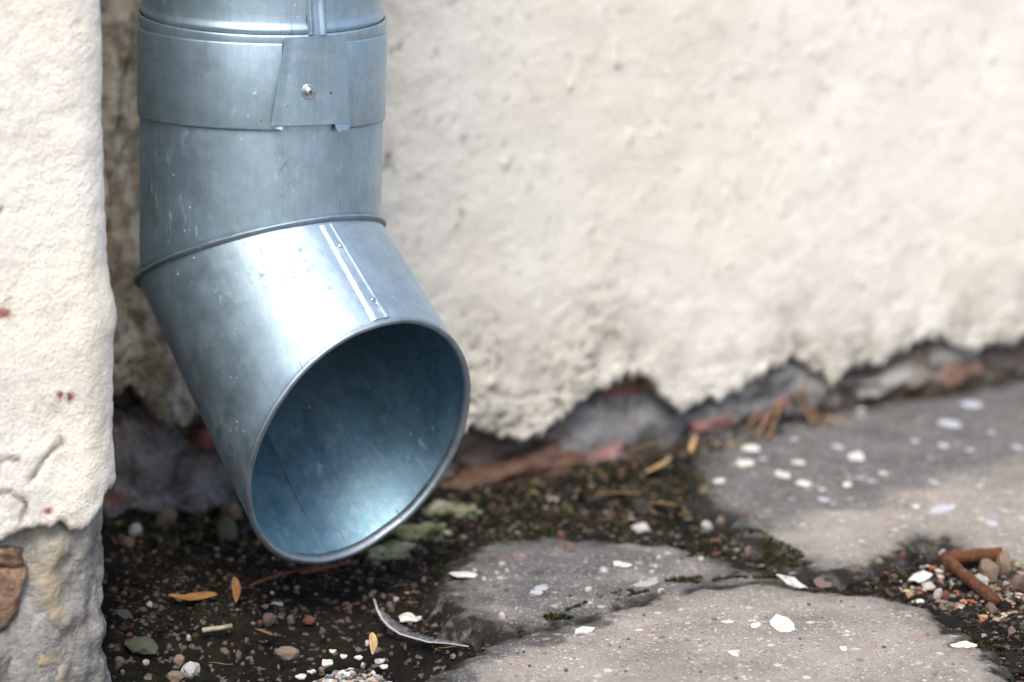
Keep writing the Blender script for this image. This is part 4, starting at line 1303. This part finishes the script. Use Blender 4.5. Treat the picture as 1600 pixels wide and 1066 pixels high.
GC = [(.03, .025, .02), (.02, .017, .014), (.025, .02, .016), (.045, .035, .026), (.035, .03, .026), (.015, .013, .012), (.09, .065, .045), (.15, .105, .07), (.12, .11, .10), (.16, .075, .05), (.26, .23, .2), (.04, .035, .03), (.02, .018, .016), (.06, .06, .035)]
p1, over = scatter(7000, [(172, 800), (480, 860), (700, 830), (760, 860), (700, 940), (800, 975), (690, 1075), (172, 1085)])
p1 = p1[over < .001]
stones('soil_grit', p1, lambda: rng.choice([.0006, .0009, .0012, .0018, .0026], p=[.3, .3, .22, .13, .05]), GC, '')
p2, over = scatter(3600, [(690, 850), (760, 790), (860, 760), (1080, 740), (1110, 800), (1230, 865), (1330, 890), (1430, 835), (1610, 900), (1610, 1080), (1500, 960), (1300, 905), (1150, 895), (950, 935), (850, 965), (820, 960), (1000, 915), (1150, 890), (1000, 845), (770, 840)])
p2 = p2[over < .002]
stones('joint_grit', p2, lambda: rng.choice([.0007, .001, .0015, .0022, .003], p=[.3, .3, .22, .13, .05]), GC, '')
# crushed white plaster in front and by the bracket
p3, over = scatter(900, [(470, 1068), (480, 1035), (520, 1015), (575, 1012), (615, 1035), (600, 1050), (560, 1070)])
stones('crushed_plaster', p3, lambda: rng.choice([.0008, .0013, .002, .003]), [(.6, .58, .54), (.4, .38, .36), (.12, .13, .16), (.4, .28, .2), (.03, .03, .03), (.62, .6, .56), (.06, .06, .07), (.05, .05, .05)], '')
p4, over = scatter(420, [(1400, 900), (1470, 862), (1560, 862), (1605, 895), (1605, 965), (1530, 960), (1470, 935), (1430, 925)])
stones('crushed_brick', p4, lambda: rng.choice([.0009, .0014, .0021, .003]), [(.6, .52, .42), (.5, .25, .16), (.4, .12, .07), (.65, .6, .54), (.06, .05, .05), (.3, .27, .25), (.45, .35, .2)], '')
for x, y, w_ in ((512, 1038, 30), (537, 1028, 18), (548, 1050, 18), (592, 1036, 22), (560, 1030, 16), (520, 1020, 16), (600, 1044, 18), (488, 1052, 18), (470, 1060, 22)):
    flake(x, y, w_ * .72, 'white plaster crumb in the heap of white rubble at the bottom of the photo', .7, x * .3, MAT_FLAKE, .0045, 'white crumbs in the rubble heap')

def blades(name, pts, ln, cols, wid=.28, spread=.7):
    n = len(pts)
    V_ = np.zeros((n, 3, 3)); Cc = np.zeros((n, 3, 3))
    for i in range(n):
        a_ = rng.uniform(0, 6.28); l = ln() 
        d = np.array([math.cos(a_) * spread, math.sin(a_) * spread, rng.uniform(.25, 1)]); d /= np.linalg.norm(d)
        sx = np.array([-math.sin(a_), math.cos(a_), 0]) * l * wid
        V_[i] = [pts[i] - sx, pts[i] + sx, pts[i] + d * l]
        Cc[i] = np.array(cols[rng.integers(len(cols))]) * rng.uniform(.4, 1.1)
    me = mesh(name, V_.reshape(-1, 3), np.arange(n * 3).reshape(n, 3), False)
    cattr(me, 'col', Cc.reshape(-1, 3))
    return tag(link(name, me, MAT_MOSS), kind='stuff')
MC = [(.02, .026, .008), (.035, .042, .011), (.06, .064, .018), (.018, .02, .008), (.05, .048, .02)]
def clumpy(pts, sc__, thr, seed):
    return pts[fbm(pts[:, 0] * sc__, pts[:, 1] * sc__, seed, 3) > thr]
m1, _ = scatter(26000, [(830, 745), (1000, 740), (1080, 730), (1110, 790), (1180, 835), (1250, 870), (1300, 890), (1240, 885), (1130, 858), (1000, 842), (860, 842), (770, 838), (700, 870), (690, 900), (660, 890), (740, 810)])
m1 = clumpy(m1, 26, .28, 201)
m2, _ = scatter(12000, [(800, 984), (860, 964), (960, 933), (1050, 909), (1150, 897), (1240, 899), (1240, 909), (1150, 907), (1050, 921), (960, 946), (880, 974), (815, 994)])
m2 = clumpy(m2, 60, .12, 202)[::2]
m3, _ = scatter(8000, [(1500, 970), (1530, 985), (1600, 1040), (1610, 1085), (1570, 1060), (1530, 1010)])
m3 = clumpy(m3, 40, .12, 203)
m4, _ = scatter(9000, [(180, 800), (380, 790), (400, 850), (300, 830), (180, 845)])
m4 = clumpy(m4, 35, .12, 204)
m5, _ = scatter(4000, [(640, 800), (740, 780), (770, 815), (640, 880), (560, 885)])
m5 = clumpy(m5, 35, .1, 205)
blades('moss', np.concatenate([m1, m2, m3, m4, m5]), lambda: rng.uniform(.0010, .0028), MC)
l1, _ = scatter(420, [(690, 760), (860, 735), (1000, 715), (1090, 690), (1200, 668), (1290, 655), (1300, 672), (1200, 690), (1095, 725), (1100, 790), (1000, 815), (850, 800), (740, 800)])
l2, _ = scatter(160, [(180, 800), (390, 790), (400, 850), (300, 850), (180, 850)])
blades('leaf_litter', np.concatenate([l1, l2]), lambda: rng.uniform(.004, .011), [(.2, .14, .07), (.13, .08, .04), (.08, .05, .03), (.22, .165, .095), (.08, .08, .035), (.05, .033, .02), (.05, .05, .02)], .25, 1.3)
